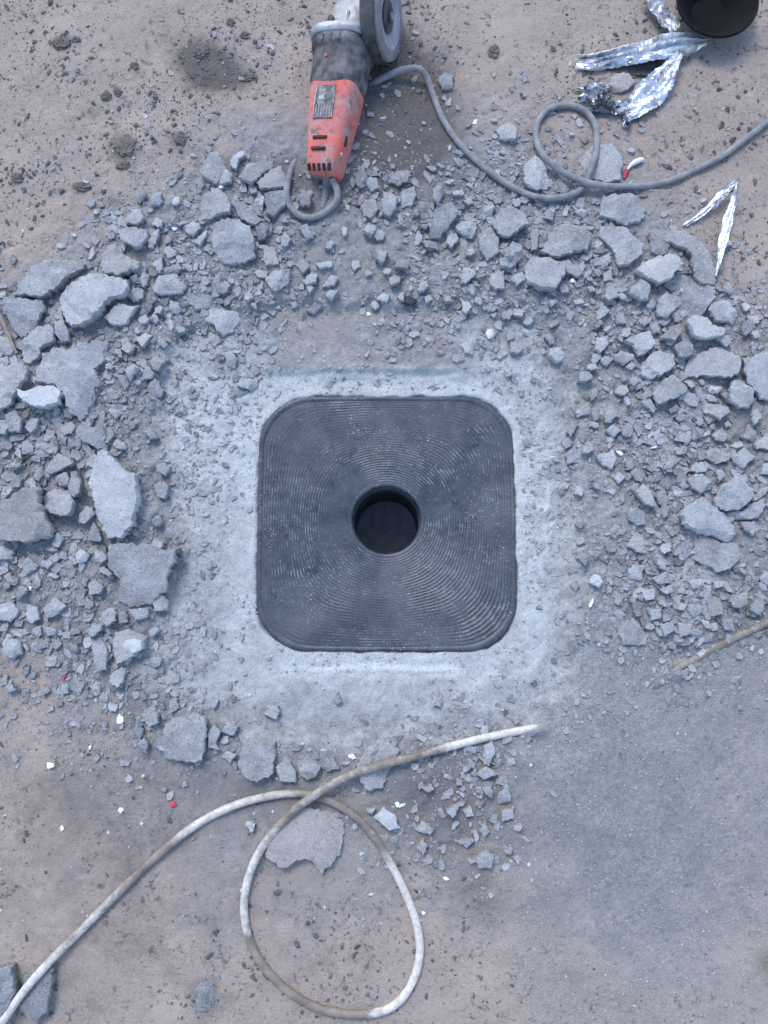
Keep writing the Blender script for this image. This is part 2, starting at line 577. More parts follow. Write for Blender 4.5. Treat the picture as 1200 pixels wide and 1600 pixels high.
# ------------------------------------------------------------------ broken concrete
def slab_mesh(name, outline, h, seed, embed=0.012, step=0.006, tilt=0.0, tdir=0.0, rough=1.0, ledge=True):
    """a broken flake: outline (local xy of its upper face), ragged edge, uneven top"""
    rng = random.Random(seed)
    pts = [Vector((p[0], p[1])) for p in outline]
    area = sum(pts[i].x * pts[(i + 1) % len(pts)].y - pts[(i + 1) % len(pts)].x * pts[i].y for i in range(len(pts)))
    if area < 0:
        pts.reverse()
    size = math.sqrt(abs(area) / 2)
    step = max(0.0024, min(step * .8, size / 6))
    dense = []
    n = len(pts)
    for i in range(n):
        a, b = pts[i], pts[(i + 1) % n]
        L = (b - a).length
        k = max(1, int(round(L / step)))
        nrm = Vector((b.y - a.y, a.x - b.x)) / max(L, 1e-6)
        ph = rng.random() * 50
        for j in range(k):
            s = j / k
            off = (float(vnoise(ph + s * L * 170, seed * 1.7, 3)) * 1.3 + rng.uniform(-.6, .6)) * min(step, .045 * size + .0008) * 0.8 * rough
            off *= min(1, 4 * s + .25)
            dense.append(a.lerp(b, s) + nrm * off)
    N = len(dense)
    nor = []
    for i in range(N):
        d = dense[(i + 1) % N] - dense[i - 1]
        d = Vector((d.y, -d.x))
        nor.append(d / max(d.length, 1e-6))
    gx, gy = math.cos(tdir) * math.tan(tilt), math.sin(tdir) * math.tan(tilt)
    la = rng.random() * 6.28
    lc = rng.uniform(0.10, 0.32) * size
    ldir = Vector((math.cos(la), math.sin(la)))
    lh = rng.uniform(.12, .30) * h if ledge and rng.random() < .55 else 0

    cuts = []
    for _ in range(rng.choice((0, 1, 1, 2))):
        ca = rng.random() * 6.28
        cuts.append((math.cos(ca), math.sin(ca), rng.uniform(.0, .45) * size, rng.uniform(.15, .5)))

    def top(x, y):
        z = h + gx * x + gy * y
        for c0, c1, co, cs in cuts:
            d = x * c0 + y * c1 - co + .10 * size * float(vnoise(x * 60, y * 60, seed % 53))
            if d > 0:
                z -= min(d * cs, h * .62)
        z += min(.0045, size * 0.035) * float(fbm(x, y, 1.6 / max(size, .01), 4, seed % 97, .7))
        if lh:
            s = (x * ldir.x + y * ldir.y) - lc + 0.35 * size * float(fbm(x, y, 22, 2, seed % 89))
            z -= lh * float(sstep(0, 0.0035, s))
        return z
    V, F = [], []
    ins = min(0.0014, size * .05)
    rings = []
    und = min(.007, size * .16)
    bot = [(*(p - q * und * rng.uniform(.3, 1.2)), -embed) for p, q in zip(dense, nor)]
    mid = []
    tp = []
    for p, q in zip(dense, nor):
        zt = top(p.x, p.y)
        e = p + q * rng.uniform(-.0012, .0010)
        mid.append((e.x, e.y, max(zt - h * rng.uniform(.12, .40), -embed * .3)))
        e = p - q * ins * rng.uniform(.4, 1.5)
        tp.append((e.x, e.y, top(e.x, e.y) - rng.uniform(0, .0007)))
    V = bot + mid + tp
    for r in range(2):
        for i in range(N):
            j = (i + 1) % N
            F.append((r * N + i, r * N + j, (r + 1) * N + j, (r + 1) * N + i))
    nside = len(F)
    # inner points of the upper face
    xs = [p[0] for p in tp]
    ys = [p[1] for p in tp]
    isp = max(step * 1.4, size / 6.5)
    inner = []
    x = min(xs)
    while x < max(xs):
        y = min(ys)
        while y < max(ys):
            inner.append(Vector((x + rng.uniform(-.35, .35) * isp, y + rng.uniform(-.35, .35) * isp)))
            y += isp
        x += isp
    tp2 = [Vector((p[0], p[1])) for p in tp]

    def inside(q):
        c = False
        for i in range(N):
            a, b = tp2[i], tp2[(i + 1) % N]
            if (a.y > q.y) != (b.y > q.y) and q.x < (b.x - a.x) * (q.y - a.y) / (b.y - a.y) + a.x:
                c = not c
        return c

    def edge_d(q):
        return min((q - p).length for p in tp2)
    inner = [q for q in inner if inside(q) and edge_d(q) > isp * .45]
    res = delaunay_2d_cdt(tp2 + inner, [], [list(range(N))], 1, 1e-7)
    base = 2 * N
    vm = {}
    for k, q in enumerate(res[0]):
        src = res[3][k]
        s0 = src[0] if len(src) else -1
        if 0 <= s0 < N:
            vm[k] = base + s0
        else:
            vm[k] = len(V)
            V.append((q.x, q.y, top(q.x, q.y)))
    for t in res[2]:
        tri = tuple(vm[k] for k in t)
        if len(set(tri)) == 3:
            F.append(tri)
    m = bpy.data.meshes.new(name)
    m.from_pydata(V, [], F)
    m.polygons.foreach_set('use_smooth', [False] * len(m.polygons))
    m.update()
    return m


def P(s):
    v = [float(q) for q in s.replace(',', ' ').split()]
    return list(zip(v[::2], v[1::2]))


# outline in the photograph ; height mm ; tone ; warm ; own label or ''  ; short name for its neighbours' labels
STONES = [
 ('22,464 32,440 50,415 82,398 110,401 131,408 127,415 110,425 97,437 87,449 72,460 60,465 40,460', 22, .50, 0, 'long blue-grey slab at the upper left corner of the rubble ring', 'long upper left slab'),
 ('6,466 22,465 65,466 67,478 60,497 50,517 30,527 15,507 6,487', 18, .46, 0, 'wedge-shaped grey slab just below the long slab, at the left frame edge', 'wedge slab at the left edge'),
 ('88,478 91,455 107,442 130,427 150,422 175,428 197,435 200,447 192,461 175,463 162,470 155,487 135,500 120,507 108,508 98,492', 26, .52, 0, 'biggest flat concrete slab in the upper left rubble, dark gap along its lower side', 'biggest upper left slab'),
 ('156,395 170,377 183,380 193,395 218,407 215,417 200,425 185,431 162,426 155,415', 24, .48, 0, 'pointed grey concrete chunk above the biggest upper left slab', 'pointed upper left chunk'),
 ('162,495 185,472 207,477 218,476 203,495 198,505 182,508 170,504', 16, .60, 0, 'pale jagged flake tucked under the lower right edge of the biggest slab', 'pale jagged flake'),
 ('240,447 247,430 270,427 290,445 283,456 250,460 239,456', 16, .50, 0, 'flat trapezoid concrete piece right of the upper left slabs', 'trapezoid piece'),
 ('236,410 254,399 254,420 247,427', 12, .58, 0, '', ''),
 ('29,532 55,510 75,504 82,515 81,532 62,544 60,557 40,567 30,560', 20, .52, 0, 'lumpy elongated concrete piece at the left under the wedge slab', 'lumpy left piece'),
 ('82,500 97,496 107,515 107,532 95,535 85,520', 16, .44, 0, '', ''),
 ('64,550 82,540 105,542 125,532 155,535 160,557 142,572 152,590 140,620 135,645 122,657 105,642 97,612 82,600 52,595', 24, .54, 0, 'large lobed slab hanging downward in the left rubble', 'large lobed slab'),
 ('25,607 40,610 57,602 82,600 95,612 87,630 65,636 45,632 30,622', 27, .88, 0, 'whitish broken-faced concrete lump at the far left', 'whitish left lump'),
 ('-15,575 20,567 40,572 40,590 25,606 15,630 -15,648', 20, .50, 0, 'grey slab cut by the left frame edge beside the whitish lump', 'slab cut by the left edge'),
 ('-10,525 15,523 23,545 17,555 -10,553', 14, .46, 0, '', ''),
 ('5,647 22,640 35,655 30,675 15,675 7,665', 15, .40, 0, '', ''),
 ('-12,655 10,655 15,667 7,677 -12,679', 20, .48, 0, '', ''),
 ('37,666 48,653 59,653 57,670 46,677', 13, .50, 0, '', ''),
 ('117,677 121,664 141,666 161,664 165,703 147,699 125,688', 18, .52, 0, 'boxy greenish-grey block above the tall pale slab on the left', 'boxy left block'),
 ('93,668 110,657 117,664 112,677 99,681', 15, .54, 0, '', ''),
 ('71,730 81,717 88,706 103,712 114,723 99,732 82,741 73,741', 16, .50, 0, 'rounded grey fragment above the star-edged stone on the left', 'rounded left fragment'),
 ('84,745 103,736 108,747 104,758 92,760', 16, .46, 0, '', ''),
 ('108,736 117,734 126,752 126,770 117,778 105,769', 18, .46, 0, '', ''),
 ('62,772 79,760 103,761 110,776 115,783 112,800 104,807 81,803 62,791', 24, .54, 0, 'star-edged grey stone between the two large left slabs', 'star-edged stone'),
 ('-10,795 24,769 44,761 61,761 60,780 68,802 75,820 75,837 48,845 18,844 -10,844', 30, .48, .25, 'big ridged boulder-like slab at the left frame edge, brownish lower face', 'big ridged left boulder'),
 ('136,754 145,728 152,704 165,703 180,719 203,736 211,747 211,765 216,776 207,807 205,822 194,829 187,840 161,840 150,811 147,785', 30, .62, 0, 'tall pale slab standing out left of the drain plate', 'tall pale slab'),
 ('123,803 132,789 143,792 147,803 132,818 123,816', 15, .52, 0, '', ''),
 ('136,835 145,813 159,840 156,847 136,844', 14, .30, 0, '', ''),
 ('11,756 22,741 33,747 31,761 18,763', 15, .40, 0, '', ''),
 ('11,726 24,717 33,726 24,734 15,736', 15, .52, 0, '', ''),
 ('33,692 42,686 53,697 51,710 33,710', 13, .46, 0, '', ''),
 ('51,693 70,690 79,697 70,703 57,701', 13, .50, 0, '', ''),
 ('53,732 64,726 68,739 60,752 51,747', 14, .46, 0, '', ''),
 ('170,850 240,850 250,860 280,857 262,902 260,920 240,935 232,945 197,950 180,940 180,920 185,905 167,887', 18, .47, .08, 'wide flat greenish-grey slab left of the drain, below the tall pale slab', 'wide flat left slab'),
 ('237,942 250,927 262,937 261,955 240,955', 15, .50, 0, '', ''),
 ('175,1002 178,988 200,982 228,995 225,1012 202,1030 180,1040 175,1022', 14, .46, 0, 'grey slab at lower left carrying a bright white chip', 'chip-carrying slab'),
 ('189,1007 200,999 222,1000 220,1015 205,1022 190,1012', 22, .98, 0, 'bright white chip lying on a grey slab at lower left', ''),
 ('170,1055 180,1045 194,1045 192,1067 182,1075 170,1065', 14, .46, 0, '', ''),
 ('142,1007 157,997 167,1012 165,1047 150,1052 144,1030', 15, .42, 0, 'upright narrow grey piece left of the chip-carrying slab', 'narrow upright piece'),
 ('2,1005 12,995 31,1002 31,1022 15,1030 4,1022', 16, .54, 0, 'lone pale blue-grey stone at the left frame edge, lowest of the left rubble', 'lone left stone'),
 ('67,950 85,932 102,947 87,962 70,967', 12, .50, 0, '', ''),
 ('160,955 180,950 180,970 165,980 155,970', 14, .46, 0, '', ''),
 ('200,952 232,950 230,965 210,970', 12, .52, 0, '', ''),
 ('117,865 125,855 140,865 132,877 122,880', 13, .74, 0, '', ''),
 ('40,945 58,948 62,968 48,975 38,960', 11, .46, 0, '', ''),
 ('-8,945 17,940 30,955 15,972 -8,968', 12, .46, 0, '', ''),
 ('70,980 87,982 85,992 72,995', 10, .54, 0, '', ''),
 ('180,957 195,953 200,972 185,975', 11, .44, 0, '', ''),
 ('191,337 206,323 221,328 225,340 213,350 197,348', 15, .62, 0, 'topmost pale stone of the upper left rubble edge', 'topmost pale stone'),
 ('184,359 208,353 230,359 230,368 219,383 208,386 197,379 186,372', 16, .46, 0, 'rounded grey stone under the topmost pale stone', 'rounded upper stone'),
 ('230,375 239,361 248,350 248,366 239,388 230,384', 14, .50, 0, '', ''),
 ('287,353 300,341 312,348 313,357 301,368 289,362', 13, .46, 0, '', ''),
 ('301,379 314,366 322,357 323,366 312,383', 12, .54, 0, '', ''),
 ('202,434 212,427 216,436 208,441', 11, .52, 0, '', ''),
 ('217,436 223,425 232,427 230,445 223,448', 11, .48, 0, '', ''),
 ('197,461 208,447 224,452 224,465 208,472', 13, .46, 0, '', ''),
 ('259,419 278,408 285,419 276,425 261,427', 12, .46, 0, '', ''),
 ('310,265 325,238 340,236 349,253 355,259 337,286 319,277', 15, .46, 0, 'grey leaf-shaped slab at the top of the rubble, left of the grinder', 'leaf-shaped top slab'),
 ('337,284 352,259 364,271 361,283 346,287', 13, .68, 0, 'pale triangular flake against the leaf-shaped top slab', 'pale triangular flake'),
 ('358,250 370,232 383,235 383,242 373,248 370,265 358,256', 13, .64, 0, 'pale narrow chip highest in the rubble left of the grinder', 'pale narrow top chip'),
 ('376,271 385,256 409,247 427,245 427,256 409,271 394,286 373,280', 15, .48, 0, 'oblong grey slab up and left of the cord loop', 'oblong top slab'),
 ('400,283 421,265 439,257 446,271 448,289 430,293 406,293', 14, .46, .1, 'grey slab touching the left side of the cord loop', 'slab at the cord loop'),
 ('310,322 319,301 340,292 352,301 361,319 358,331 334,337 313,340', 18, .50, .1, 'rounded tan-grey slab below the pale triangular flake', 'rounded tan-grey slab'),
 ('361,316 382,313 409,343 400,352 385,346 373,337', 14, .46, 0, '', ''),
 ('412,301 445,296 448,319 427,337 415,331', 14, .40, 0, '', ''),
 ('403,319 409,304 413,307 409,331', 13, .66, 0, '', ''),
 ('322,364 337,343 370,340 391,352 397,370 397,397 373,409 346,406 331,388', 20, .45, 0, 'broad dark-topped slab in the middle of the upper left rubble', 'broad dark-topped slab'),
 ('412,382 430,385 436,412 415,415 411,406', 14, .54, 0, '', ''),
 ('436,373 445,361 454,373 448,385 439,385', 12, .50, 0, '', ''),
 ('412,433 427,421 454,418 451,439 430,454 418,445', 15, .48, 0, 'tilted grey piece at the inner edge of the rubble below the grinder', 'tilted inner piece'),
 ('472,439 487,421 497,427 493,442 478,445', 13, .52, 0, '', ''),
 ('460,409 475,403 484,415 472,427', 12, .50, 0, '', ''),
 ('493,412 520,406 520,415 499,419', 10, .54, 0, '', ''),
 ('502,448 517,427 529,433 523,445', 11, .52, 0, '', ''),
 ('308,484 325,478 370,484 376,499 361,514 346,523 337,517 334,508 316,499', 14, .50, 0, 'dusty heart-edged slab between rubble and dust bed, upper left of the drain', 'dusty heart-edged slab'),
 ('285,464 304,454 340,457 346,475 307,484', 8, .46, 0, '', ''),
 ('563,322 571,310 586,310 592,325 580,340 568,337', 13, .46, 0, '', ''),
 ('595,310 610,298 622,307 619,325 610,337 598,331', 14, .46, 0, '', ''),
 ('571,286 577,274 590,277 592,292 580,298', 13, .44, 0, '', ''),
 ('554,271 568,259 577,277 568,292 557,289', 12, .36, 0, '', ''),
 ('463,304 475,295 487,304 484,319 469,319', 13, .36, .15, 'dark roundish stone lying inside the small cord loop', ''),
 ('610,274 625,265 637,271 634,283 616,286', 11, .42, 0, '', ''),
 ('586,466 598,457 610,460 604,472', 11, .68, 0, '', ''),
 ('340,553 361,545 370,559 367,574 355,571 352,556', 11, .60, 0, 'small hooked pale flake alone on the dust bed, upper left of the drain', ''),
 ('369,602 376,590 404,590 402,604 388,609', 13, .60, 0, 'small oblong chip lying just off the upper left corner of the drain plate', ''),
 ('229,611 232,597 243,590 257,609 250,620 236,623', 13, .48, 0, 'rounded stone at the left border of the pale dust bed', 'rounded border stone'),
 ('264,583 274,585 277,597 274,604', 9, .58, 0, '', ''),
 ('220,581 232,571 241,583 236,592 222,592', 11, .50, 0, '', ''),
 ('609,277 621,265 639,269 639,281 624,289 612,284', 11, .40, 0, '', ''),
 ('625,298 648,287 651,304 645,319 627,322', 13, .46, 0, '', ''),
 ('675,292 691,286 694,301 684,319 676,310', 15, .52, 0, '', ''),
 ('684,325 705,314 717,331 705,349 687,370 672,370 675,346', 15, .50, 0, 'long tilted slab in the rubble below the grinder cord', 'long tilted slab'),
 ('711,352 732,338 747,352 741,370 720,364', 15, .52, 0, '', ''),
 ('747,364 762,353 780,370 781,394 762,406 750,388', 16, .48, 0, 'grey chunk left of the round pebble in the upper right rubble', 'chunk by the pebble'),
 ('768,346 780,328 795,317 822,331 828,349 810,361 795,370 780,364', 18, .48, 0, 'broad lens-shaped slab under the lowest bend of the grinder cord', 'lens-shaped slab'),
 ('786,391 801,376 816,382 819,397 807,412 792,400', 22, .50, .1, 'round pebble-like stone in a dark hollow of the upper right rubble', 'round pebble'),
 ('780,403 792,398 804,412 798,418 783,415', 13, .54, 0, '', ''),
 ('828,364 837,352 843,355 840,388 831,391', 14, .46, 0, '', ''),
 ('849,340 855,325 867,331 864,343', 11, .46, 0, '', ''),
 ('844,391 870,346 885,343 918,352 925,370 918,391 897,391 876,401 861,397', 18, .48, 0, 'large crinkle-edged slab below the grinder cord loop', 'crinkle-edged slab'),
 ('820,412 834,394 861,400 885,412 885,427 867,451 840,448 822,436', 24, .54, 0, 'large rounded lump right below the crinkle-edged slab', 'large rounded lump'),
 ('768,427 789,419 789,451 774,451 765,442', 13, .50, 0, '', ''),
 ('798,430 816,424 822,436 807,445', 12, .48, 0, '', ''),
 ('817,277 822,250 837,238 852,253 861,280 858,292 840,298 822,287', 15, .56, 0, 'pale egg-shaped stone under the left of the grinder cord loop', 'egg-shaped stone'),
 ('906,241 927,224 955,224 974,245 971,280 948,285 920,276', 14, .52, .12, 'flat tan-grey slab crossed by the right side of the cord loop', 'slab under the cord loop'),
 ('937,336 944,301 990,299 1013,324 1004,343 976,350 962,343', 16, .52, .08, 'flat square-topped slab just below the cord at upper right', 'square-topped slab'),
 ('773,200 797,189 810,199 806,217 785,217', 13, .56, 0, 'small pale stone alone right of the cord near the top', ''),
 ('754,325 768,313 774,322 768,340 759,337', 12, .54, 0, '', ''),
 ('723,313 735,307 741,316 732,320', 11, .54, 0, '', ''),
 ('705,299 723,295 726,304 708,305', 10, .52, 0, '', ''),
 ('897,331 909,322 921,331 912,340', 11, .44, 0, '', ''),
 ('867,412 888,403 912,427 903,433 885,424', 12, .48, 0, '', ''),
 ('930,544 933,526 951,523 951,538 939,551', 13, .52, 0, '', ''),
 ('720,538 732,529 744,535 738,553 726,550', 8, .50, 0, '', ''),
 ('1015,362 1022,354 1040,357 1070,357 1095,370 1112,395 1120,420 1120,446 1100,444 1087,435 1080,410 1080,395 1060,385 1047,377 1030,379', 15, .46, .05, 'curved crescent-shaped slab at upper right beside the folded foil strip', 'crescent slab'),
 ('1014,363 1040,362 1050,380 1040,398 1018,394', 10, .36, 0, '', ''),
 ('996,420 1005,407 1045,395 1060,399 1069,412 1055,425 1050,435 1030,442 1010,432', 24, .66, .25, 'pale cream-edged slab held in the hollow of the crescent slab', 'cream-edged slab'),
 ('937,350 977,352 992,367 1007,380 1005,397 982,415 967,415 962,395 937,365', 14, .48, 0, 'irregular grey slab left of the cream-edged slab', 'irregular slab'),
 ('982,455 1000,435 1017,445 1015,467 1002,467', 14, .50, 0, '', ''),
 ('1045,452 1050,435 1070,425 1085,435 1117,450 1117,467 1107,477 1100,490 1075,497 1060,485 1060,465', 11, .44, 0, 'large low dark-grey slab below the crescent slab', 'low dark-grey slab'),
 ('1025,485 1030,467 1042,454 1057,467 1057,482 1045,496 1030,492', 17, .54, 0, 'kite-shaped pale stone left of the low dark-grey slab', 'kite-shaped stone'),
 ('1106,485 1110,472 1140,465 1156,485 1156,507 1142,501 1117,500', 17, .56, 0, 'ragged slab at upper right with a deep shadow under it', 'ragged right slab'),
 ('1115,525 1140,520 1147,535 1135,542', 13, .50, 0, '', ''),
 ('1074,502 1082,492 1107,494 1115,505 1140,510 1137,520 1105,527 1085,522', 26, .80, .3, 'bright cream flake tilted up in the right rubble', 'bright cream flake'),
 ('1032,530 1047,510 1065,502 1067,520 1055,532', 15, .38, 0, '', ''),
 ('1052,540 1075,527 1085,537 1085,552 1065,560', 14, .36, 0, '', ''),
 ('976,530 992,522 1017,515 1027,537 1012,550 1000,555 992,542', 16, .52, 0, 'notched grey stone at the inner side of the right rubble', 'notched stone'),
 ('1000,572 1025,547 1057,550 1057,570 1040,582 1020,592 1005,587', 17, .54, 0, 'oval slab with split right end below the notched stone', 'oval split slab'),
 ('1067,590 1075,565 1090,552 1115,542 1145,550 1158,560 1155,580 1143,590 1120,588 1100,586 1085,588', 12, .52, 0, 'very large flat dusty slab under the bright cream flake', 'very large dusty slab'),
 ('1160,560 1210,548 1210,625 1190,622 1168,598', 14, .50, 0, 'large pale blue slab cut by the right frame edge', 'right-edge slab'),
 ('1160,500 1182,500 1182,512 1167,524 1160,517', 13, .34, 0, '', ''),
 ('1125,452 1137,439 1147,450 1145,460', 11, .46, 0, '', ''),
 ('1167,492 1187,492 1187,505 1172,507', 11, .62, 0, '', ''),
 ('960,492 975,487 980,505 965,505', 12, .54, 0, '', ''),
 ('1010,477 1020,465 1025,475 1020,487', 12, .46, 0, '', ''),
 ('997,500 1010,492 1017,502 1007,510', 11, .50, 0, '', ''),
 ('1015,505 1030,502 1032,520 1020,521', 12, .46, 0, '', ''),
 ('1020,614 1036,594 1054,582 1068,592 1075,608 1064,618 1040,629 1028,632', 18, .50, 0, 'mitten-shaped slab below the oval split slab', 'mitten-shaped slab'),
 ('1060,622 1072,613 1088,614 1093,626 1090,635 1078,634', 13, .52, 0, '', ''),
 ('1141,604 1146,594 1160,588 1168,600 1182,608 1182,620 1172,638 1156,638 1141,626', 19, .48, .05, 'six-sided rough slab near the right frame edge', 'six-sided slab'),
 ('1098,636 1112,628 1140,633 1143,644 1132,650 1126,658 1116,650 1102,646', 16, .50, 0, 'wide flat stone left of and below the six-sided slab', 'wide flat stone'),
 ('1068,594 1080,592 1088,602 1080,608', 11, .54, 0, '', ''),
 ('1106,608 1112,601 1130,603 1124,614 1112,614', 12, .72, 0, '', ''),
 ('1108,626 1116,618 1123,624 1120,629', 11, .54, 0, '', ''),
 ('1126,614 1140,612 1139,628', 12, .52, 0, '', ''),
 ('1102,706 1120,698 1142,706 1142,718 1120,726 1106,716', 15, .46, 0, 'dark lens-shaped stone in the middle of the right rubble', 'dark lens-shaped stone'),
 ('1143,714 1164,699 1182,714 1172,722 1162,732 1148,722', 15, .56, 0, 'pale diamond-shaped stone right of the dark lens-shaped one', 'pale diamond stone'),
 ('1076,736 1088,722 1102,720 1105,738 1090,739', 14, .54, 0, '', ''),
 ('1074,750 1088,740 1104,742 1116,756 1112,766 1096,772 1082,764', 15, .52, 0, 'flat pentagon slab left of the big fan-shaped slab', 'pentagon slab'),
 ('1136,800 1160,798 1178,784 1198,776 1196,796 1186,810 1154,812', 15, .46, 0, 'grey slab sticking out under the big fan-shaped slab', 'slab under the fan'),
 ('1120,778 1130,760 1150,742 1166,744 1170,760 1180,764 1176,782 1160,796 1138,798 1122,790', 25, .54, 0, 'big fan-shaped slab near the right frame edge', 'fan-shaped slab'),
 ('1049,832 1070,826 1109,838 1127,847 1154,847 1160,868 1148,883 1118,895 1100,883 1070,865', 12, .46, 0, 'large dark flat slab under the largest right slab', 'dark flat slab'),
 ('1064,805 1076,787 1097,778 1115,790 1136,805 1151,823 1150,841 1139,846 1124,838 1109,836 1090,830 1068,818', 24, .58, 0, 'largest pale slab of the right rubble with notched lower edge', 'largest right slab'),
 ('1158,816 1178,813 1184,826 1178,837 1164,828', 14, .54, 0, '', ''),
 ('994,768 1006,756 1014,760 1029,790 1026,794 1006,786', 17, .62, 0, 'pale wedge standing above a dark hollow, inner right rubble', 'pale wedge'),
 ('982,798 996,792 1012,802 1010,818 998,822 984,812', 13, .52, 0, '', ''),
 ('1024,776 1036,760 1048,780 1042,790 1030,788', 13, .46, 0, '', ''),
 ('1114,676 1130,670 1140,680 1132,690 1118,688', 14, .54, 0, '', ''),
 ('1160,678 1174,670 1186,680 1178,690 1162,684', 13, .52, 0, '', ''),
 ('1178,694 1200,676 1208,680 1208,702 1184,701', 14, .54, 0, '', ''),
 ('978,572 986,564 994,570 988,579', 11, .54, 0, '', ''),
 ('980,592 996,586 1003,594 990,604', 11, .50, 0, '', ''),
 ('1069,684 1076,672 1082,676 1080,690 1074,694', 12, .52, 0, '', ''),
 ('1098,678 1110,672 1112,678 1100,682', 11, .70, 0, '', ''),
 ('1056,752 1066,744 1078,760 1068,766', 12, .42, 0, '', ''),
 ('1118,734 1130,732 1136,742 1124,753', 12, .52, 0, '', ''),
 ('1176,780 1190,762 1204,760 1198,772 1180,783', 14, .56, 0, '', ''),
 ('1132,660 1140,658 1144,664 1136,669', 10, .58, 0, '', ''),
 ('1174,642 1188,636 1190,654 1180,664', 12, .50, 0, '', ''),
 ('1192,726 1206,720 1206,742 1190,740', 12, .52, 0, '', ''),
 ('980,853 992,835 1004,835 1013,863 1004,865', 15, .54, 0, 'upright trapezoid fragment at the inner edge of the lower right rubble', 'upright trapezoid'),
 ('981,892 992,881 1010,883 1004,907 986,904', 13, .54, 0, '', ''),
 ('1019,904 1040,892 1058,898 1052,913 1028,913', 14, .52, 0, '', ''),
 ('1031,922 1049,913 1055,925 1040,929', 12, .66, 0, '', ''),
 ('1076,907 1100,904 1103,916 1085,922', 13, .54, 0, '', ''),
 ('1139,940 1148,931 1172,925 1170,943 1157,950 1145,949', 14, .48, 0, 'outermost grey stone of the lower right rubble, above the half-buried hose', 'outermost lower stone'),
 ('966,985 971,970 992,967 1016,994 1010,1009 974,1009', 9, .48, 0, 'half-buried dusty slab at the lower tip of the right rubble', 'half-buried slab'),
 ('983,934 1001,940 1007,964 995,964', 12, .34, 0, '', ''),
 ('1013,952 1034,952 1034,967 1019,970', 13, .54, 0, '', ''),
 ('1031,976 1049,970 1058,985 1040,994', 12, .46, 0, '', ''),
 ('1052,940 1076,943 1070,955 1055,952', 12, .56, 0, '', ''),
 ('1058,973 1082,976 1079,991 1064,997', 11, .50, 0, '', ''),
 ('1103,931 1127,934 1130,961 1112,964', 10, .42, 0, '', ''),
 ('1127,967 1145,967 1148,985 1133,985', 11, .46, 0, '', ''),
 ('1115,907 1133,907 1130,917 1118,919', 11, .50, 0, '', ''),
 ('882,709 899,698 914,709 908,724 887,725', 8, .52, 0, 'low dusty stone nearest the right side of the drain plate', ''),
 ('930,712 959,703 965,715 956,733 944,727', 12, .64, 0, 'pale rounded chip between the drain plate and the right rubble', 'pale rounded chip'),
 ('947,673 959,662 971,673 959,683', 12, .52, 0, '', ''),
 ('971,670 983,659 990,670 986,683 974,682', 13, .40, 0, '', ''),
 ('899,644 906,638 912,646 905,652', 10, .56, 0, '', ''),
 ('245,1160 257,1133 267,1123 300,1115 320,1123 323,1140 320,1167 317,1187 290,1192 253,1188', 18, .46, 0, 'large grey slab at lower left above the beige hose', 'large lower left slab'),
 ('323,1150 333,1130 345,1143 337,1163 343,1173 325,1170', 14, .48, 0, '', ''),
 ('218,1115 247,1113 247,1130 233,1137', 13, .48, 0, '', ''),
 ('207,1140 215,1128 223,1140 220,1158', 11, .38, 0, '', ''),
 ('262,1097 273,1088 280,1107 267,1115', 11, .46, 0, '', ''),
 ('343,1183 353,1175 370,1180 360,1193', 11, .50, 0, '', ''),
 ('372,1201 377,1160 392,1154 429,1162 427,1210 401,1225 379,1214', 18, .48, 0, 'squarish upright slab above the beige hose, left of its crossing', 'squarish lower slab'),
 ('431,1199 448,1182 463,1206 463,1223 435,1221', 13, .42, 0, '', ''),
 ('463,1195 479,1182 502,1197 496,1214 479,1221 466,1210', 15, .42, .03, 'rounded greenish-grey stone right above the hose crossing', 'rounded lower stone'),
 ('557,1201 570,1171 600,1156 626,1175 606,1210 600,1232 574,1236 563,1223', 13, .46, 0, 'grey slab lying under the beige hose right of its crossing', 'slab under the hose'),
 ('414,1340 418,1305 448,1271 483,1262 531,1275 539,1305 531,1340 502,1370 487,1349 470,1344 444,1357', 14, .52, .3, 'large tan-grey slab inside the loop of the beige hose', 'slab in the hose loop'),
 ('583,1279 600,1262 617,1275 626,1294 609,1299', 14, .66, 0, 'pale triangular stone right of the beige hose loop', 'pale lower triangle'),
 ('648,1297 661,1284 678,1294 674,1307', 10, .46, 0, '', ''),
 ('650,1323 661,1310 669,1323 661,1338', 10, .48, 0, '', ''),
 ('756,1167 769,1158 775,1175 765,1199 756,1195', 12, .54, 0, 'narrow upright stone below the white end of the beige hose', 'narrow stone by the hose end'),
 ('778,1245 795,1219 799,1253 778,1260', 10, .46, 0, '', ''),
 ('782,1266 804,1262 804,1281 786,1284', 10, .46, 0, '', ''),
 ('723,1266 736,1260 741,1275 728,1277', 10, .48, 0, '', ''),
 ('749,1297 758,1286 767,1301 756,1310', 10, .46, 0, '', ''),
 ('743,1340 760,1327 773,1340 769,1357 747,1357', 10, .44, 0, 'lowest stone of the scatter right of the hose loop', ''),
 ('502,1188 522,1182 531,1201 509,1208', 10, .38, 0, '', ''),
 ('752,1229 769,1227 771,1249 758,1242', 10, .50, 0, '', ''),
 ('-8,1517 17,1513 23,1550 7,1583 -8,1590', 22, .30, 0, 'dark blue-grey stone cut by the bottom left frame edge', ''),
 ('30,1530 67,1507 83,1517 80,1550 73,1583 50,1603 27,1583', 16, .26, 0, 'dark slab under the hose in the bottom left corner', ''),
 ('300,1550 320,1530 350,1560 337,1580 310,1580', 4, .26, 0, 'dark stone sunk flush in the soil at the bottom, left of the hose loop', ''),
 ('951,130 957,113 983,113 995,128 983,139 962,144', 10, .48, .4, 'tan-grey stone lying between the arms of the torn foil wrapper', ''),
 ('683,120 695,110 710,118 708,136 690,138', 10, .40, 0, 'small grey stone right of the grinding disc beside the cord', ''),
]

placed = []   # (px, py, radius px) of what lies on the ground
NICKS = []
PAIRS = set()


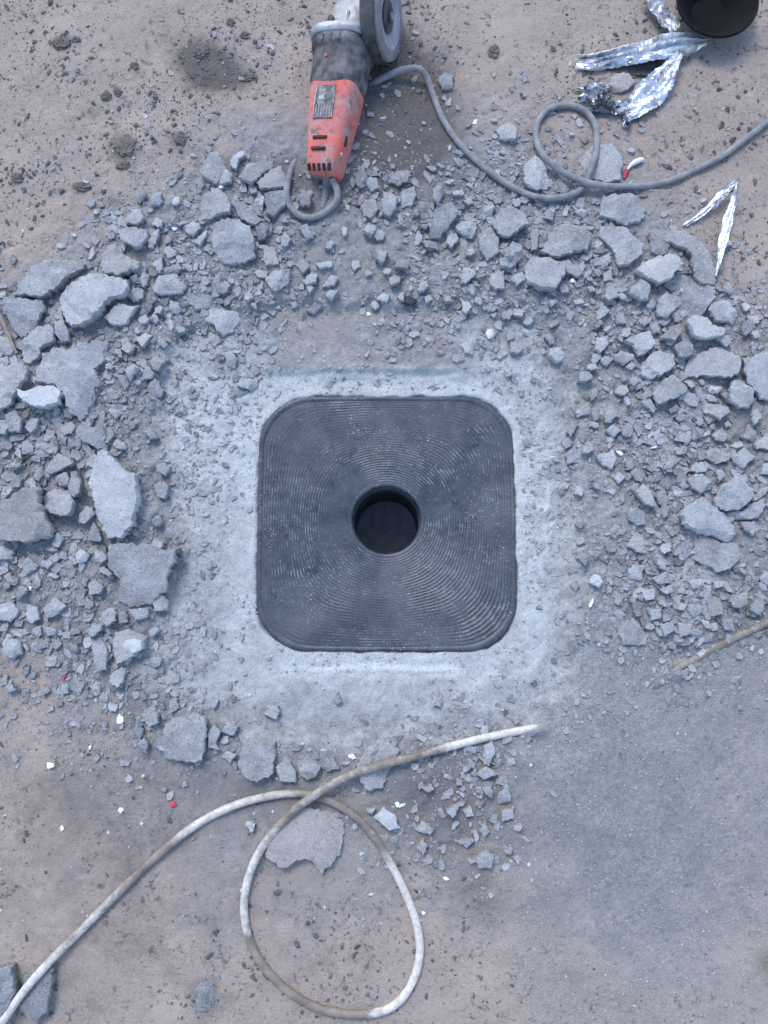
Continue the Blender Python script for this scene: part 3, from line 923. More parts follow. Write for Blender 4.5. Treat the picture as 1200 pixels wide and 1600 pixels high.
def build_stones():
    recs = []
    for i, (s, h, tone, warm, label, nick) in enumerate(STONES):
        pp = P(s)
        cx = sum(p[0] for p in pp) / len(pp)
        cy = sum(p[1] for p in pp) / len(pp)
        h = h / 1000.0 * 1.1
        zg = 0.0
        for _ in range(2):
            w = G(cx, cy, zg + h)
            zg = h1(w.x, w.y)
        zb = zg - 0.002
        pts = [G(px, py, zb + h) for px, py in pp]
        c = sum(pts, Vector()) / len(pts)
        rng = random.Random(i * 7 + 3)
        if label.startswith('bright cream'):
            tl, td = math.radians(12), math.radians(80)
        elif label.startswith('bright white chip'):
            tl, td = math.radians(5), 1.0
        else:
            tl, td = math.radians(rng.uniform(1, 11)), rng.uniform(0, 6.28)
        m = slab_mesh('concrete_chunk', [(p.x - c.x, p.y - c.y) for p in pts], h, i + 11, tilt=tl, tdir=td)
        ext = max(max(p[0] for p in pp) - min(p[0] for p in pp), max(p[1] for p in pp) - min(p[1] for p in pp))
        name = 'concrete_chunk' if ext > 34 else 'concrete_fragment'
        o = new_obj(name, m, M_STONE)
        o.location = (c.x, c.y, zb)
        o.color = (min(1, max(0.03, tone + rng.uniform(-.09, .09))), max(0, warm + rng.uniform(-.08, .2)), 0, 1)
        recs.append((o, cx, cy, ext, label, nick, tone))
        placed.append((cx, cy, ext * .42))
    nicks = [r for r in recs if r[5]]
    NICKS.extend((r[1], r[2], r[5]) for r in nicks)
    used = set()
    for o, cx, cy, ext, label, nick, tone in recs:
        cat = 'concrete chunk' if ext > 34 else 'stone'
        grp = 'broken concrete slabs round the plate' if ext > 34 else 'traced concrete fragments round the plate'
        grp = grp.replace('traced ', 'larger ')
        if not label:
            word = 'dark' if tone < .41 else 'pale' if tone > .6 else 'grey'
            for r in sorted(nicks, key=lambda r: (r[1] - cx) ** 2 + (r[2] - cy) ** 2):
                dx, dy = cx - r[1], cy - r[2]
                a = math.degrees(math.atan2(-dy, dx)) % 360
                d8 = ['right of', 'up and right of', 'above', 'up and left of', 'left of', 'down and left of', 'below', 'down and right of'][int((a + 22.5) // 45) % 8]
                key = (d8, r[5])
                if key not in used:
                    used.add(key)
                    label = '%s concrete fragment just %s the %s' % (word, d8, r[5])
                    break
        tag(o, label, cat, grp)


build_stones()

# smaller fragments, each its own thing, filling the rubble between the slabs
def keep_clear(pts, r):
    for (x0, y0), (x1, y1) in zip(pts, pts[1:]):
        k = max(2, int(math.hypot(x1 - x0, y1 - y0) / 10))
        for j in range(k):
            placed.append((x0 + (x1 - x0) * j / k, y0 + (y1 - y0) * j / k, r))


keep_clear(P('0,1600 80,1500 185,1395 300,1293 410,1246 500,1246 580,1302 632,1392 656,1485 624,1564 540,1584 440,1540 384,1445 398,1345 462,1264 545,1212 640,1184 740,1157 826,1140'), 5)
keep_clear(P('668,124 692,186 745,252 822,303 893,304 924,262 930,196 888,165 840,192 850,244 910,283 1000,291'), 4)


def between_label(x, y):
    near = sorted(NICKS, key=lambda r: (r[0] - x) ** 2 + (r[1] - y) ** 2)[:9]
    best = None
    for i, a in enumerate(near):
        for b in near[i + 1:]:
            va, vb = Vector((a[0] - x, a[1] - y)), Vector((b[0] - x, b[1] - y))
            if va.length < 1 or vb.length < 1 or va.angle(vb) < math.radians(115):
                continue
            d = va.length + vb.length
            lab = 'small angular fragment between the %s and the %s' % (a[2], b[2])
            if d > 230 or (a[2], b[2]) in PAIRS or len(lab.split()) > 16:
                continue
            if best is None or d < best[0]:
                best = (d, lab, (a[2], b[2]))
    if best:
        PAIRS.add(best[2])
        PAIRS.add(best[2][::-1])
        return best[1]
    return None


def build_small():
    rng = random.Random(99)
    want = 200
    regions = [
        ('left', lambda x, y: x < 260 and 400 < y < 1090, 'small angular grey fragment in the rubble left of the drain plate', 'small fragments in the left rubble'),
        ('top', lambda x, y: 220 < x < 760 and 230 < y < 480, 'small angular grey fragment in the rubble below the grinder', 'small fragments in the upper rubble'),
        ('topright', lambda x, y: 760 <= x < 1190 and 300 < y < 560, 'small angular grey fragment in the upper right rubble', 'small fragments in the upper right rubble'),
        ('right', lambda x, y: x > 880 and 560 <= y < 1000, 'small angular grey fragment in the rubble right of the drain plate', 'small fragments in the right rubble'),
        ('bottom', lambda x, y: 180 < x < 830 and 1090 <= y < 1370, 'small angular grey fragment scattered below the drain plate', 'small fragments below the plate'),
    ]
    n = 0
    tries = 0
    while n < want and tries < 40000:
        tries += 1
        x, y = rng.uniform(-5, 1205), rng.uniform(220, 1370)
        g = float(lookup(GRAV, x, y))
        if rng.random() > g ** 1.3:
            continue
        if 420 < y < 1090 and 300 < x < 860 and g < .5:
            continue
        if 435 < x < 575 and y < 352:
            continue
        rad = 8 + 8 * rng.random() ** 1.7
        if any((x - a) ** 2 + (y - b) ** 2 < (rad * .55 + c) ** 2 for a, b, c in placed):
            continue
        lab = next((r for r in regions if r[1](x, y)), None)
        if lab is None:
            continue
        k = rng.choice((4, 5, 5, 6))
        a0 = rng.uniform(0, 6.28)
        asp = rng.uniform(.6, 1.0)
        pp = []
        for j in range(k):
            a = 2 * math.pi * (j + rng.uniform(-.3, .3)) / k
            r = rad * rng.uniform(.75, 1.2)
            ux, uy = r * math.cos(a), r * asp * math.sin(a)
            pp.append((x + ux * math.cos(a0) - uy * math.sin(a0), y + ux * math.sin(a0) + uy * math.cos(a0)))
        h = rng.uniform(.4, .85) * rad / 1000 * 1.1 + .003
        w = G(x, y, h)
        zg = h1(w.x, w.y)
        pts = [G(px, py, zg + h) for px, py in pp]
        c = sum(pts, Vector()) / len(pts)
        m = slab_mesh('concrete_fragment', [(p.x - c.x, p.y - c.y) for p in pts], h, 1000 + n, step=.005, tilt=math.radians(rng.uniform(0, 22)), tdir=rng.uniform(0, 6.28), ledge=False)
        o = new_obj('concrete_fragment', m, M_STONE)
        o.location = (c.x, c.y, zg - .001)
        o.color = (min(.8, max(.25, rng.gauss(.50, .09))), max(0, rng.gauss(.03, .09)), 0, 1)
        tag(o, between_label(x, y) or lab[2], 'stone', lab[3])
        placed.append((x, y, rad * .8))
        n += 1


build_small()

# ------------------------------------------------------------------ uncountable bits
def pebbles(name, px, py, rad, flat, tone, warm, mat, seed, sink=.25, shard=False):
    """thousands of low-poly bits joined into one mesh: round crumbs, or flat angular shards"""
    rng = np.random.RandomState(seed)
    n = len(px)
    if shard:
        K = 6
        ang = (np.arange(K)[None] + rng.uniform(-.38, .38, (n, K))) * 2 * np.pi / K
        rr = rng.uniform(.62, 1.25, (n, K))
        sx, sy = rng.uniform(.85, 1.4, n)[:, None], rng.uniform(.55, .95, n)[:, None]
        tx, ty = rr * np.cos(ang) * sx, rr * np.sin(ang) * sy
        th = flat * rng.uniform(.5, 1.3, n)[:, None]
        tz = th * (1 + rng.uniform(-.35, .25, (n, K)))
        k2 = rng.uniform(.75, 1.12, (n, K))
        V = np.concatenate([np.stack([tx, ty, tz], 2), np.stack([tx * k2, ty * k2, -th + 0 * tx], 2)], 1)
        nv = 2 * K
        bf = [[0, i, i + 1] for i in range(1, K - 1)]
        for i in range(K):
            j = (i + 1) % K
            bf += [[K + i, K + j, j], [K + i, j, i]]
        bf = np.array(bf)
    else:
        bm = bmesh.new()
        bmesh.ops.create_icosphere(bm, subdivisions=1, radius=1)
        bv = np.array([v.co[:] for v in bm.verts])
        bf = np.array([[v.index for v in f.verts] for f in bm.faces])
        bm.free()
        nv = len(bv)
        V = np.repeat(bv[None], n, 0) * (1 + rng.uniform(-.5, .35, (n, nv, 1)))
        V = V * np.stack([rng.uniform(.8, 1.5, n), rng.uniform(.55, 1.0, n), flat * rng.uniform(.7, 1.2, n)], 1)[:, None, :]
    q = rng.normal(0, .27, n)
    a = rng.uniform(0, 2 * np.pi, n)
    ca, sa = np.cos(a)[:, None], np.sin(a)[:, None]
    cb, sb = np.cos(q)[:, None], np.sin(q)[:, None]
    x, y, z = V[:, :, 0], V[:, :, 1], V[:, :, 2]
    y, z = y * cb - z * sb, y * sb + z * cb
    x, y = x * ca - y * sa, x * sa + y * ca
    r = rad[:, None] / 1000.0
    dx, dy, dz = px - 600.0, -(py - 800.0), -FPX
    wy = dy * CT - dz * ST
    wz = dy * ST + dz * CT
    t = -CZ / wz
    gx, gy = CX + dx * t, CY + wy * t
    gz = H(gx, gy)
    X = x * r + gx[:, None]
    Y = y * r + gy[:, None]
    Z = z * r + (gz + rad / 1000.0 * flat * (1 - 2 * sink) * .6)[:, None]
    vv = np.stack([X, Y, Z], 2).reshape(-1, 3)
    ff = (bf[None] + (np.arange(n) * nv)[:, None, None]).reshape(-1, 3)
    m = mesh_np(name, vv, ff, False)
    fattr(m, 'tone', np.repeat(tone, nv))
    fattr(m, 'warm', np.repeat(warm, nv))
    return new_obj(name, m, mat)


def build_bits():
    rng = np.random.RandomState(5)
    N = 380000
    px = rng.uniform(-60, 1260, N)
    py = rng.uniform(-60, 1660, N)
    g = lookup(GRAV, px, py)
    w = G(0, 0)
    t = -CZ / (-(py - 800) * ST - FPX * CT)
    gx = CX + (px - 600) * t
    gy = CY + (-(py - 800) * CT + FPX * ST) * t
    sd = plate_sdf(gx, gy)
    clump = np.clip(.75 + 1.6 * fbm(gx, gy, 14, 3, 91), 0.05, 1.6)
    prob = g ** 1.15 * clump * .50
    keep = (rng.rand(N) < prob) & (sd > .012) & ~((np.abs(px - 488) < 55) & (py < 350) & (rng.rand(N) < .7))
    px1, py1, g1 = px[keep], py[keep], g[keep]
    n = len(px1)
    fine = np.clip(blob(px1, py1, 570, 420, 190, 75) + blob(px1, py1, 880, 560, 110, 90) + blob(px1, py1, 920, 820, 70, 200) + blob(px1, py1, 250, 760, 50, 250), 0, 1)
    rad = np.clip(1.35 * (1 - rng.rand(n)) ** -.62, 1.1, 9.0) * (.6 + .5 * g1) * (1 - .5 * fine)
    o = pebbles('rubble_gravel', px1, py1, rad, .42, np.clip(rng.normal(.45, .11, n), .12, .95), np.clip(rng.normal(.05, .10, n), 0, .5), M_GRAVEL, 8, .34, True)
    tag(o, 'loose grey concrete gravel filling the gaps between the broken slabs', 'gravel', kind='stuff')
    # fine grit of the dust bed round the plate
    N = 70000
    px = rng.uniform(230, 1000, N)
    py = rng.uniform(440, 1200, N)
    t = -CZ / (-(py - 800) * ST - FPX * CT)
    gx = CX + (px - 600) * t
    gy = CY + (-(py - 800) * CT + FPX * ST) * t
    sd = plate_sdf(gx, gy)
    pr = (.10 + .9 * np.exp(-np.maximum(sd, 0) / .035)) * np.clip(.55 + 1.8 * fbm(gx, gy, 11, 3, 93), .02, 1.4)
    pr *= np.where(px > 820, np.where(py > 900, .45, 1.8), 1.0)
    k = (rng.rand(N) < pr * .40) & (sd > .0015)
    px2, py2 = px[k], py[k]
    n = len(px2)
    rad = np.clip(.65 * (1 - rng.rand(n)) ** -.45, .65, 3.0)
    o = pebbles('dust_grit', px2, py2, rad, .7, np.clip(rng.normal(.68, .13, n), .2, 1), np.zeros(n), M_GRAVEL, 18, .35)
    tag(o, 'fine pale grit strewn over the dust bed round the drain plate', 'grit', kind='stuff')
    n = 5200
    px5, py5 = rng.uniform(800, 1230, n), rng.uniform(1000, 1640, n)
    o = pebbles('fine_sand', px5, py5, np.clip(.7 * (1 - rng.rand(n)) ** -.35, .7, 1.9), .7, np.clip(rng.normal(.42, .2, n), .05, .9), np.clip(rng.normal(.1, .1, n), 0, .4), M_GRAVEL, 48, .3)
    tag(o, 'fine sand grains on the smooth dusty ground at lower right', 'sand', kind='stuff')
    # dark crumbs on the open soil
    N = 60000
    px = rng.uniform(-60, 1260, N)
    py = rng.uniform(-60, 1660, N)
    t = -CZ / (-(py - 800) * ST - FPX * CT)
    gx = CX + (px - 600) * t
    gy = CY + (-(py - 800) * CT + FPX * ST) * t
    d = lookup(DUST, px, py)
    cl = np.clip(.35 + 2.6 * fbm(gx, gy, 6, 4, 95), 0.04, 1.6)
    top = np.where(py < 420, 1.0, .5)
    for cx, cy, r_ in ((335, 110, 60), (350, 140, 40), (440, 60, 50), (270, 200, 60), (110, 75, 30), (60, 280, 50), (195, 250, 45), (640, 60, 60), (640, 180, 80), (600, 250, 70), (1150, 400, 60), (900, 120, 60)):
        cl = cl + 2.0 * blob(px, py, cx, cy, r_, r_)
    k = rng.rand(N) < (1 - np.clip(d * 2.2, 0, 1)) * cl * top * .42
    k &= ~((px > 830) & (py > 1040))
    px3, py3 = px[k], py[k]
    n = len(px3)
    rad = np.clip(.9 * (1 - rng.rand(n)) ** -.5, .9, 5)
    o = pebbles('dark_crumbs', px3, py3, rad, .55, np.clip(rng.normal(.03, .06, n), 0, .3), np.clip(rng.normal(.05, .04, n), 0, .2), M_GRAVEL, 28, .3)
    tag(o, 'dark earth crumbs sprinkled over the bare tan soil', 'crumbs', kind='stuff')
    # bright specks
    n = 420
    px4 = rng.uniform(0, 1200, n)
    py4 = rng.uniform(150, 1450, n)
    k = ~((px4 > 830) & (py4 > 1020)) & ~((np.abs(px4 - 604) < 215) & (np.abs(py4 - 815) < 215))
    px4, py4 = px4[k], py4[k]
    n = len(px4)
    o = pebbles('white_specks', px4, py4, np.clip(1.0 * (1 - rng.rand(n)) ** -.5, 1.0, 3.2), .6, np.full(n, 1.0), np.zeros(n), M_GRAVEL, 38, .2)
    tag(o, 'tiny bright mineral specks scattered through soil and rubble', 'specks', kind='stuff')


build_bits()

# ------------------------------------------------------------------ tubes, ribbons, lofts
def catmull(pts, n):
    pts = [Vector(p) for p in pts]
    pts = [pts[0] * 2 - pts[1]] + pts + [pts[-1] * 2 - pts[-2]]
    segs = len(pts) - 3
    raw = []
    for i in range(segs):
        p0, p1, p2, p3 = pts[i:i + 4]
        for k in range(40):
            t = k / 40
            raw.append(0.5 * ((2 * p1) + (p2 - p0) * t + (2 * p0 - 5 * p1 + 4 * p2 - p3) * t * t + (3 * p1 - p0 - 3 * p2 + p3) * t ** 3))
    raw.append(pts[-2])
    L = [0]
    for a, b in zip(raw, raw[1:]):
        L.append(L[-1] + (b - a).length)
    out = []
    j = 0
    for k in range(n):
        s = L[-1] * k / (n - 1)
        while j < len(L) - 2 and L[j + 1] < s:
            j += 1
        t = (s - L[j]) / max(L[j + 1] - L[j], 1e-9)
        out.append(raw[j].lerp(raw[j + 1], min(1, t)))
    return out


def tube(name, path, r, mat, parent=None, sides=12, taper=None, attr=None, wob=0.0, seed=0):
    N = len(path)
    V, F = [], []
    up = Vector((0, 0, 1))
    for i, p in enumerate(path):
        d = (path[min(i + 1, N - 1)] - path[max(i - 1, 0)]).normalized()
        s = d.cross(up)
        if s.length < 1e-4:
            s = Vector((1, 0, 0))
        s.normalize()
        u = s.cross(d)
        rr = r * (taper(i / (N - 1)) if taper else 1)
        rr *= 1 + wob * float(vnoise(i * .35, seed, 2))
        for k in range(sides):
            a = 2 * math.pi * k / sides
            V.append(p + s * (rr * math.cos(a)) + u * (rr * math.sin(a)))
    for i in range(N - 1):
        for k in range(sides):
            k2 = (k + 1) % sides
            F.append((i * sides + k, i * sides + k2, (i + 1) * sides + k2, (i + 1) * sides + k))
    F.append(tuple(range(sides)))
    F.append(tuple(reversed(range((N - 1) * sides, N * sides))))
    m = mesh_py(name, V, F, True)
    if attr is not None:
        fattr(m, attr[0], np.repeat(attr[1], sides))
    return new_obj(name, m, mat, parent)


def ground_path(spec, r, n=260):
    """px, py, lift in mm above lying on the ground"""
    out = []
    for px, py, lift in spec:
        w = G(px, py, r + lift / 1000)
        for _ in range(2):
            z = h1(w.x, w.y)
            w = G(px, py, z * .9 + r * .9 + lift / 1000)
        out.append(w)
    return catmull(out, n)


def ribbon(name, spec, mat, parent=None, seed=0, crumple=.003, folds=3, across=9, n=46, amp=.004, ragged=0.0):
    """torn foil: spec = px, py, z mm, width mm, roll deg"""
    rng = random.Random(seed)
    ctr = catmull([G(a, b, h1(*G(a, b)[:2]) + z / 1000) for a, b, z, w, ro in spec], n)
    k = len(spec) - 1

    def interp(j, t):
        u = t * k
        i = min(int(u), k - 1)
        f = u - i
        f = f * f * (3 - 2 * f)
        return spec[i][j] * (1 - f) + spec[i + 1][j] * f
    V, F = [], []
    fp = [rng.uniform(-1, 1) for _ in range(across + 1)]
    for i, p in enumerate(ctr):
        t = i / (n - 1)
        d = (ctr[min(i + 1, n - 1)] - ctr[max(i - 1, 0)]).normalized()
        s = d.cross(Vector((0, 0, 1))).normalized()
        u = s.cross(d)
        ro = math.radians(interp(4, t))
        s2 = s * math.cos(ro) + u * math.sin(ro)
        u2 = s2.cross(d)
        w = interp(3, t) / 1000
        for j in range(across):
            q = j / (across - 1) - .5
            off = amp * fp[j] * (1 + .6 * float(vnoise(t * 5 + j, seed, 5)))
            off += 1.5 * crumple * (2 * float(vnoise(t * 9 + j * .35, j * .8 + seed * 3, 7)) + .35 * rng.uniform(-.5, .5))
            along = 0.0
            if ragged and t > .8:
                along = ragged * rng.uniform(-1, 1) * (t - .8) * 5
            edge = rng.uniform(-.03, .03) * w
            V.append(p + s2 * (q * w + edge) + u2 * off + d * along)
    for i in range(n - 1):
        for j in range(across - 1):
            a = i * across + j
            F.append((a, a + 1, a + across + 1))
            F.append((a, a + across + 1, a + across))
    zmin = [h1(v.x, v.y) for v in V]
    V = [Vector((v.x, v.y, max(v.z, z + .0012))) for v, z in zip(V, zmin)]
    m = mesh_py(name, V, F, False)
    o = new_obj(name, m, mat, parent)
    md = o.modifiers.new('thickness', 'SOLIDIFY')
    md.thickness = .0005
    return o


def loft(name, secs, mat, parent, N=48, cap=True, smooth=True):
    """secs: x, half-height y, half-width z, exponent, y offset, z offset"""
    V, F = [], []
    for x, ry, rz, e, oy, oz in secs:
        for k in range(N):
            a = 2 * math.pi * k / N
            c, s = math.cos(a), math.sin(a)
            q = (abs(c) ** e + abs(s) ** e) ** (-1 / e)
            V.append((x, oy + ry * q * c, oz + rz * q * s))
    n = len(secs)
    for i in range(n - 1):
        for k in range(N):
            k2 = (k + 1) % N
            F.append((i * N + k, (i + 1) * N + k, (i + 1) * N + k2, i * N + k2))
    if cap:
        F.append(tuple(range(N)))
        F.append(tuple(reversed(range((n - 1) * N, n * N))))
    m = mesh_py(name, V, F, smooth)
    bm = bmesh.new()
    bm.from_mesh(m)
    bmesh.ops.recalc_face_normals(bm, faces=bm.faces)
    bm.to_mesh(m)
    bm.free()
    o = new_obj(name, m, mat, parent)
    return o


def lathe(name, prof, mat, parent, origin=(0, 0, 0), axis='Z', N=56, smooth=True, a0=0.0, a1=2 * math.pi):
    full = abs(a1 - a0 - 2 * math.pi) < 1e-6
    V, F = [], []
    K = N if full else N + 1
    for r, z in prof:
        for k in range(K):
            a = a0 + (a1 - a0) * k / N
            V.append((origin[0] + r * math.cos(a), origin[1] + r * math.sin(a), origin[2] + z))
    for i in range(len(prof) - 1):
        for k in range(N):
            k2 = (k + 1) % K
            F.append((i * K + k, i * K + k2, (i + 1) * K + k2, (i + 1) * K + k))
    m = mesh_py(name, V, F, smooth)
    bm = bmesh.new()
    bm.from_mesh(m)
    bmesh.ops.remove_doubles(bm, verts=bm.verts, dist=1e-6)
    bmesh.ops.recalc_face_normals(bm, faces=bm.faces)
    bm.to_mesh(m)
    bm.free()
    o = new_obj(name, m, mat, parent)
    if smooth:
        md = o.modifiers.new('sharp', 'EDGE_SPLIT')
        md.split_angle = math.radians(40)
    return o


def box(name, c, s, mat, parent, bevel=.0008, rot=None):
    bm = bmesh.new()
    bmesh.ops.create_cube(bm, size=1)
    bmesh.ops.scale(bm, vec=s, verts=bm.verts)
    if bevel:
        bmesh.ops.bevel(bm, geom=bm.edges[:], offset=bevel, segments=2, affect='EDGES')
    if rot:
        bmesh.ops.rotate(bm, cent=(0, 0, 0), matrix=rot, verts=bm.verts)
    bmesh.ops.translate(bm, vec=c, verts=bm.verts)
    m = bpy.data.meshes.new(name)
    bm.to_mesh(m)
    bm.free()
    return new_obj(name, m, mat, parent)


# ------------------------------------------------------------------ angle grinder
M_ORANGE = mat_simple('worn_red_plastic', (0.60, 0.135, 0.105), (0.46, 0.115, 0.10), 30, 0.7, spec=0.3, bump=.2, dust=.85, grime=.9)
M_BLACKP = mat_simple('dusty_black_plastic', (0.035, 0.035, 0.04), (0.06, 0.06, 0.066), 40, 0.6, spec=0.4, bump=.2, dust=.55)
M_ALU = mat_simple('cast_aluminium', (0.42, 0.43, 0.44), (0.24, 0.25, 0.26), 50, 0.5, metal=.35, spec=0.5, bump=.35, dust=.4, grime=.6)
M_DARKMETAL = mat_simple('dark_steel', (0.03, 0.03, 0.034), (0.055, 0.052, 0.055), 50, 0.6, metal=.3, dust=.25)
M_DISC = mat_simple('grinding_disc', (0.13, 0.125, 0.135), (0.20, 0.19, 0.20), 60, 0.85, bump=.5, dust=.4)
M_DISCFACE = mat_simple('disc_face', (0.36, 0.34, 0.40), (0.22, 0.21, 0.25), 45, 0.6, metal=.2, dust=.3)
M_LABEL = mat_simple('label_dark', (0.03, 0.03, 0.035), (0.12, 0.115, 0.12), 90, 0.5, dust=.8)
M_PRINT = mat_simple('label_pale', (0.40, 0.37, 0.38), (0.12, 0.11, 0.115), 130, 0.6, grime=.7, lo=.4, hi=.6)
M_SLOT = mat_simple('slot_dark', (0.025, 0.014, 0.014), (0.05, 0.03, 0.03), 80, 0.8)
M_CORD = mat_simple('dusty_rubber', (0.135, 0.138, 0.15), (0.24, 0.24, 0.25), 60, 0.8, bump=.3, dust=.35)
M_REDDOT = mat_simple('red_plastic', (0.60, 0.05, 0.06), (0.5, 0.06, 0.07), 50, 0.5)


def build_grinder():
    T = G(507, 277, .033)
    Hd = G(549, 4, .054)
    a = (Hd - T)
    LEN = a.length
    a.normalize()
    n = Vector((math.cos(math.radians(17)), 0, math.sin(math.radians(17))))
    n = (n - a * n.dot(a)).normalized()
    u = n.cross(a)
    root = empty('angle_grinder', T, 'red and black angle grinder with grey metal head lying on its side at the top', 'angle grinder')
    root.matrix_world = Matrix(((a.x, u.x, n.x, T.x), (a.y, u.y, n.y, T.y), (a.z, u.z, n.z, T.z), (0, 0, 0, 1)))
    k = LEN / .327
    g = loft('grip_housing', [(.000, .020, .019, 4, 0, 0), (.002, .024, .0235, 4, 0, 0), (.008, .027, .0265, 4, 0, 0), (.04, .029, .030, 4, 0, 0), (.09 * k, .032, .034, 4, 0, 0),
                              (.135 * k, .035, .0385, 4, 0, 0), (.152 * k, .0365, .040, 3.6, 0, 0), (.160 * k, .0375, .0405, 3.2, 0, 0), (.162 * k, .0365, .0395, 3, 0, 0)], M_ORANGE, root, N=72)
    # label and slots on the upper face
    lab = box('label_plate', (.118 * k, .0345, -.004), (.052, .0012, .033), M_LABEL, g, .0004, Matrix.Rotation(math.radians(3.4), 3, 'Z'))
    for i in range(6):
        box('label_stripe', (.102 * k, .0348, -.0155 + i * .0047), (.018 + .004 * (i % 2), .0012, .0015), M_PRINT, lab, 0, Matrix.Rotation(math.radians(3.4), 3, 'Z'))
    box('label_patch', (.130 * k, .0362, -.008), (.017, .0010, .012), M_PRINT, lab, .0004, Matrix.Rotation(math.radians(3.4), 3, 'Z'))
    box('label_edge', (.118 * k, .0354, .0118), (.050, .0010, .0018), M_PRINT, lab, 0, Matrix.Rotation(math.radians(3.4), 3, 'Z'))
    box('label_edge', (.118 * k, .0354, -.0195), (.050, .0010, .0018), M_PRINT, lab, 0, Matrix.Rotation(math.radians(3.4), 3, 'Z'))
    for i, x in enumerate((.036, .056)):
        box('vent_slot', (x * k, .0292 + x * .018, -.004), (.0045, .004, .024), M_SLOT, g, .0006)
    for i in range(5):
        box('tail_slot', (.0045, .0245, -.017 + i * .0085), (.011, .006, .0042), M_SLOT, g, .0006, Matrix.Rotation(math.radians(38), 3, 'Z'))
    box('side_slot', (.060 * k, .010, .0312), (.016, .006, .004), M_SLOT, g, .0006)
    lathe('grip_screw', [(0, .0016), (.003, .0016), (.0036, 0), (.0036, -.003)], M_ALU, g, (.034 * k, .012, .0292), N=16)
    loft('housing_seam', [(.1595 * k, .0378, .0408, 3.2, 0, 0), (.1600 * k, .0384, .0414, 3.2, 0, 0), (.1628 * k, .0384, .0414, 3.0, 0, 0), (.1632 * k, .0370, .0400, 3.0, 0, 0)], M_BLACKP, root, N=72, cap=False)
    # motor housing
    mh = loft('motor_housing', [(.150 * k, .034, .037, 2.8, 0, 0), (.158 * k, .040, .042, 2.6, 0, 0), (.17 * k, .0425, .0445, 2.4, 0, 0), (.20 * k, .0435, .0455, 2.3, 0, 0), (.218 * k, .0435, .0455, 2.4, 0, 0),
                                (.221 * k, .0465, .048, 2.6, 0, 0), (.238 * k, .0475, .049, 2.8, 0, 0), (.241 * k, .044, .046, 2.8, 0, 0)], M_BLACKP, root, N=72)
    box('lock_button', (.196 * k, .0435, -.008), (.006, .004, .005), M_REDDOT, mh, .001)
    for i in range(3):
        box('housing_rib', (.228 * k, .0468, -.018 + i * .014), (.012, .004, .004), M_BLACKP, mh, .001)
    # metal head
    fl = loft('gear_flange', [(.239 * k, .045, .047, 3.4, 0, 0), (.240 * k, .0485, .050, 3.6, 0, 0), (.254 * k, .0485, .050, 3.6, 0, 0), (.257 * k, .0465, .048, 3.4, 0, 0), (.259 * k, .040, .042, 3, 0, 0)], M_ALU, root, N=72)
    loft('gear_head', [(.256 * k, .040, .042, 3, 0, 0), (.264 * k, .036, .038, 3, 0, .002), (.275 * k, .032, .033, 3, 0, .004), (.300 * k, .030, .031, 2.6, 0, .006), (.318 * k, .026, .027, 2.4, 0, .007), (.328 * k, .016, .017, 2.2, 0, .007), (.330 * k, .004, .004, 2, 0, .007)], M_ALU, root, N=64)
    for z in (-.034, .034):
        lathe('flange_screw', [(0, .0022), (.0042, .0022), (.005, .0012), (.005, -.004)], M_DARKMETAL, fl, (.2475 * k, -z * .0, z), N=16).rotation_euler = (0, 0, 0)
    cx = .296 * k
    lathe('head_boss', [(.030, .020), (.030, .040), (.026, .0405), (.026, .046)], M_ALU, root, (cx, 0, 0))
    rib = box('casting_rib', (.272 * k, .033, .012), (.026, .007, .005), M_ALU, root, .0015)
    lathe('oil_screw', [(0, .003), (.0045, .003), (.0055, .002), (.0055, -.004)], M_DARKMETAL, root, (0, 0, 0), N=18).matrix_local = Matrix.Translation((.270 * k, .0345, -.014)) @ Matrix.Rotation(math.radians(-90), 4, 'X')
    # guard, disc
    lathe('blade_guard', [(.018, .043), (.066, .043), (.0675, .0445), (.0675, .066), (.0660, .066), (.0660, .0455), (.018, .0455)], M_DARKMETAL, root, (cx, 0, 0), N=64, a0=math.radians(100), a1=math.radians(285))
    d = lathe('grinding_disc', [(.011, .060), (.030, .060), (.058, .0545), (.0625, .0560), (.0640, .060), (.0640, .0675), (.0625, .0705), (.050, .0720), (.047, .0712)], M_DISC, root, (cx, 0, 0), N=72)
    lathe('disc_face', [(.047, .0712), (.045, .0685), (.028, .0660), (.026, .0650), (.012, .0650)], M_DISCFACE, d, (cx, 0, 0), N=64)
    lathe('hub_flange', [(.024, .064), (.024, .068), (.020, .0695), (.010, .0695), (.010, .0735), (.006, .0735), (.006, .066)], M_DARKMETAL, d, (cx, 0, 0), N=40)
    lathe('spindle', [(.0, .0745), (.0055, .0745), (.0055, .040)], M_ALU, root, (cx, 0, 0), N=24)
    # tail sleeve and cord (built in world space, then hung on the tool)
    inv = root.matrix_world.inverted()

    def hang(o):
        o.data.transform(inv)
        o.parent = root
    slv = catmull([T + a * .004 - u * .004 + n * .004, T - a * .012 - u * .012, G(508, 308, .020), G(503, 326, .018)], 40)
    o = tube('strain_relief', slv, .0072, M_CORD, None, 14, lambda t: 1.05 - .3 * t + .09 * math.sin(t * 60))
    hang(o)
    path = [G(519, 281, .036), G(527, 299, .034), G(524, 316, .031), G(505, 334, .027), G(478, 340, .030), G(456, 326, .032), G(448, 302, .032), G(452, 275, .028)]
    path += [G(463, 250, .016), G(490, 215, .008), G(530, 170, .006), G(570, 138, .008)]
    r = .0052
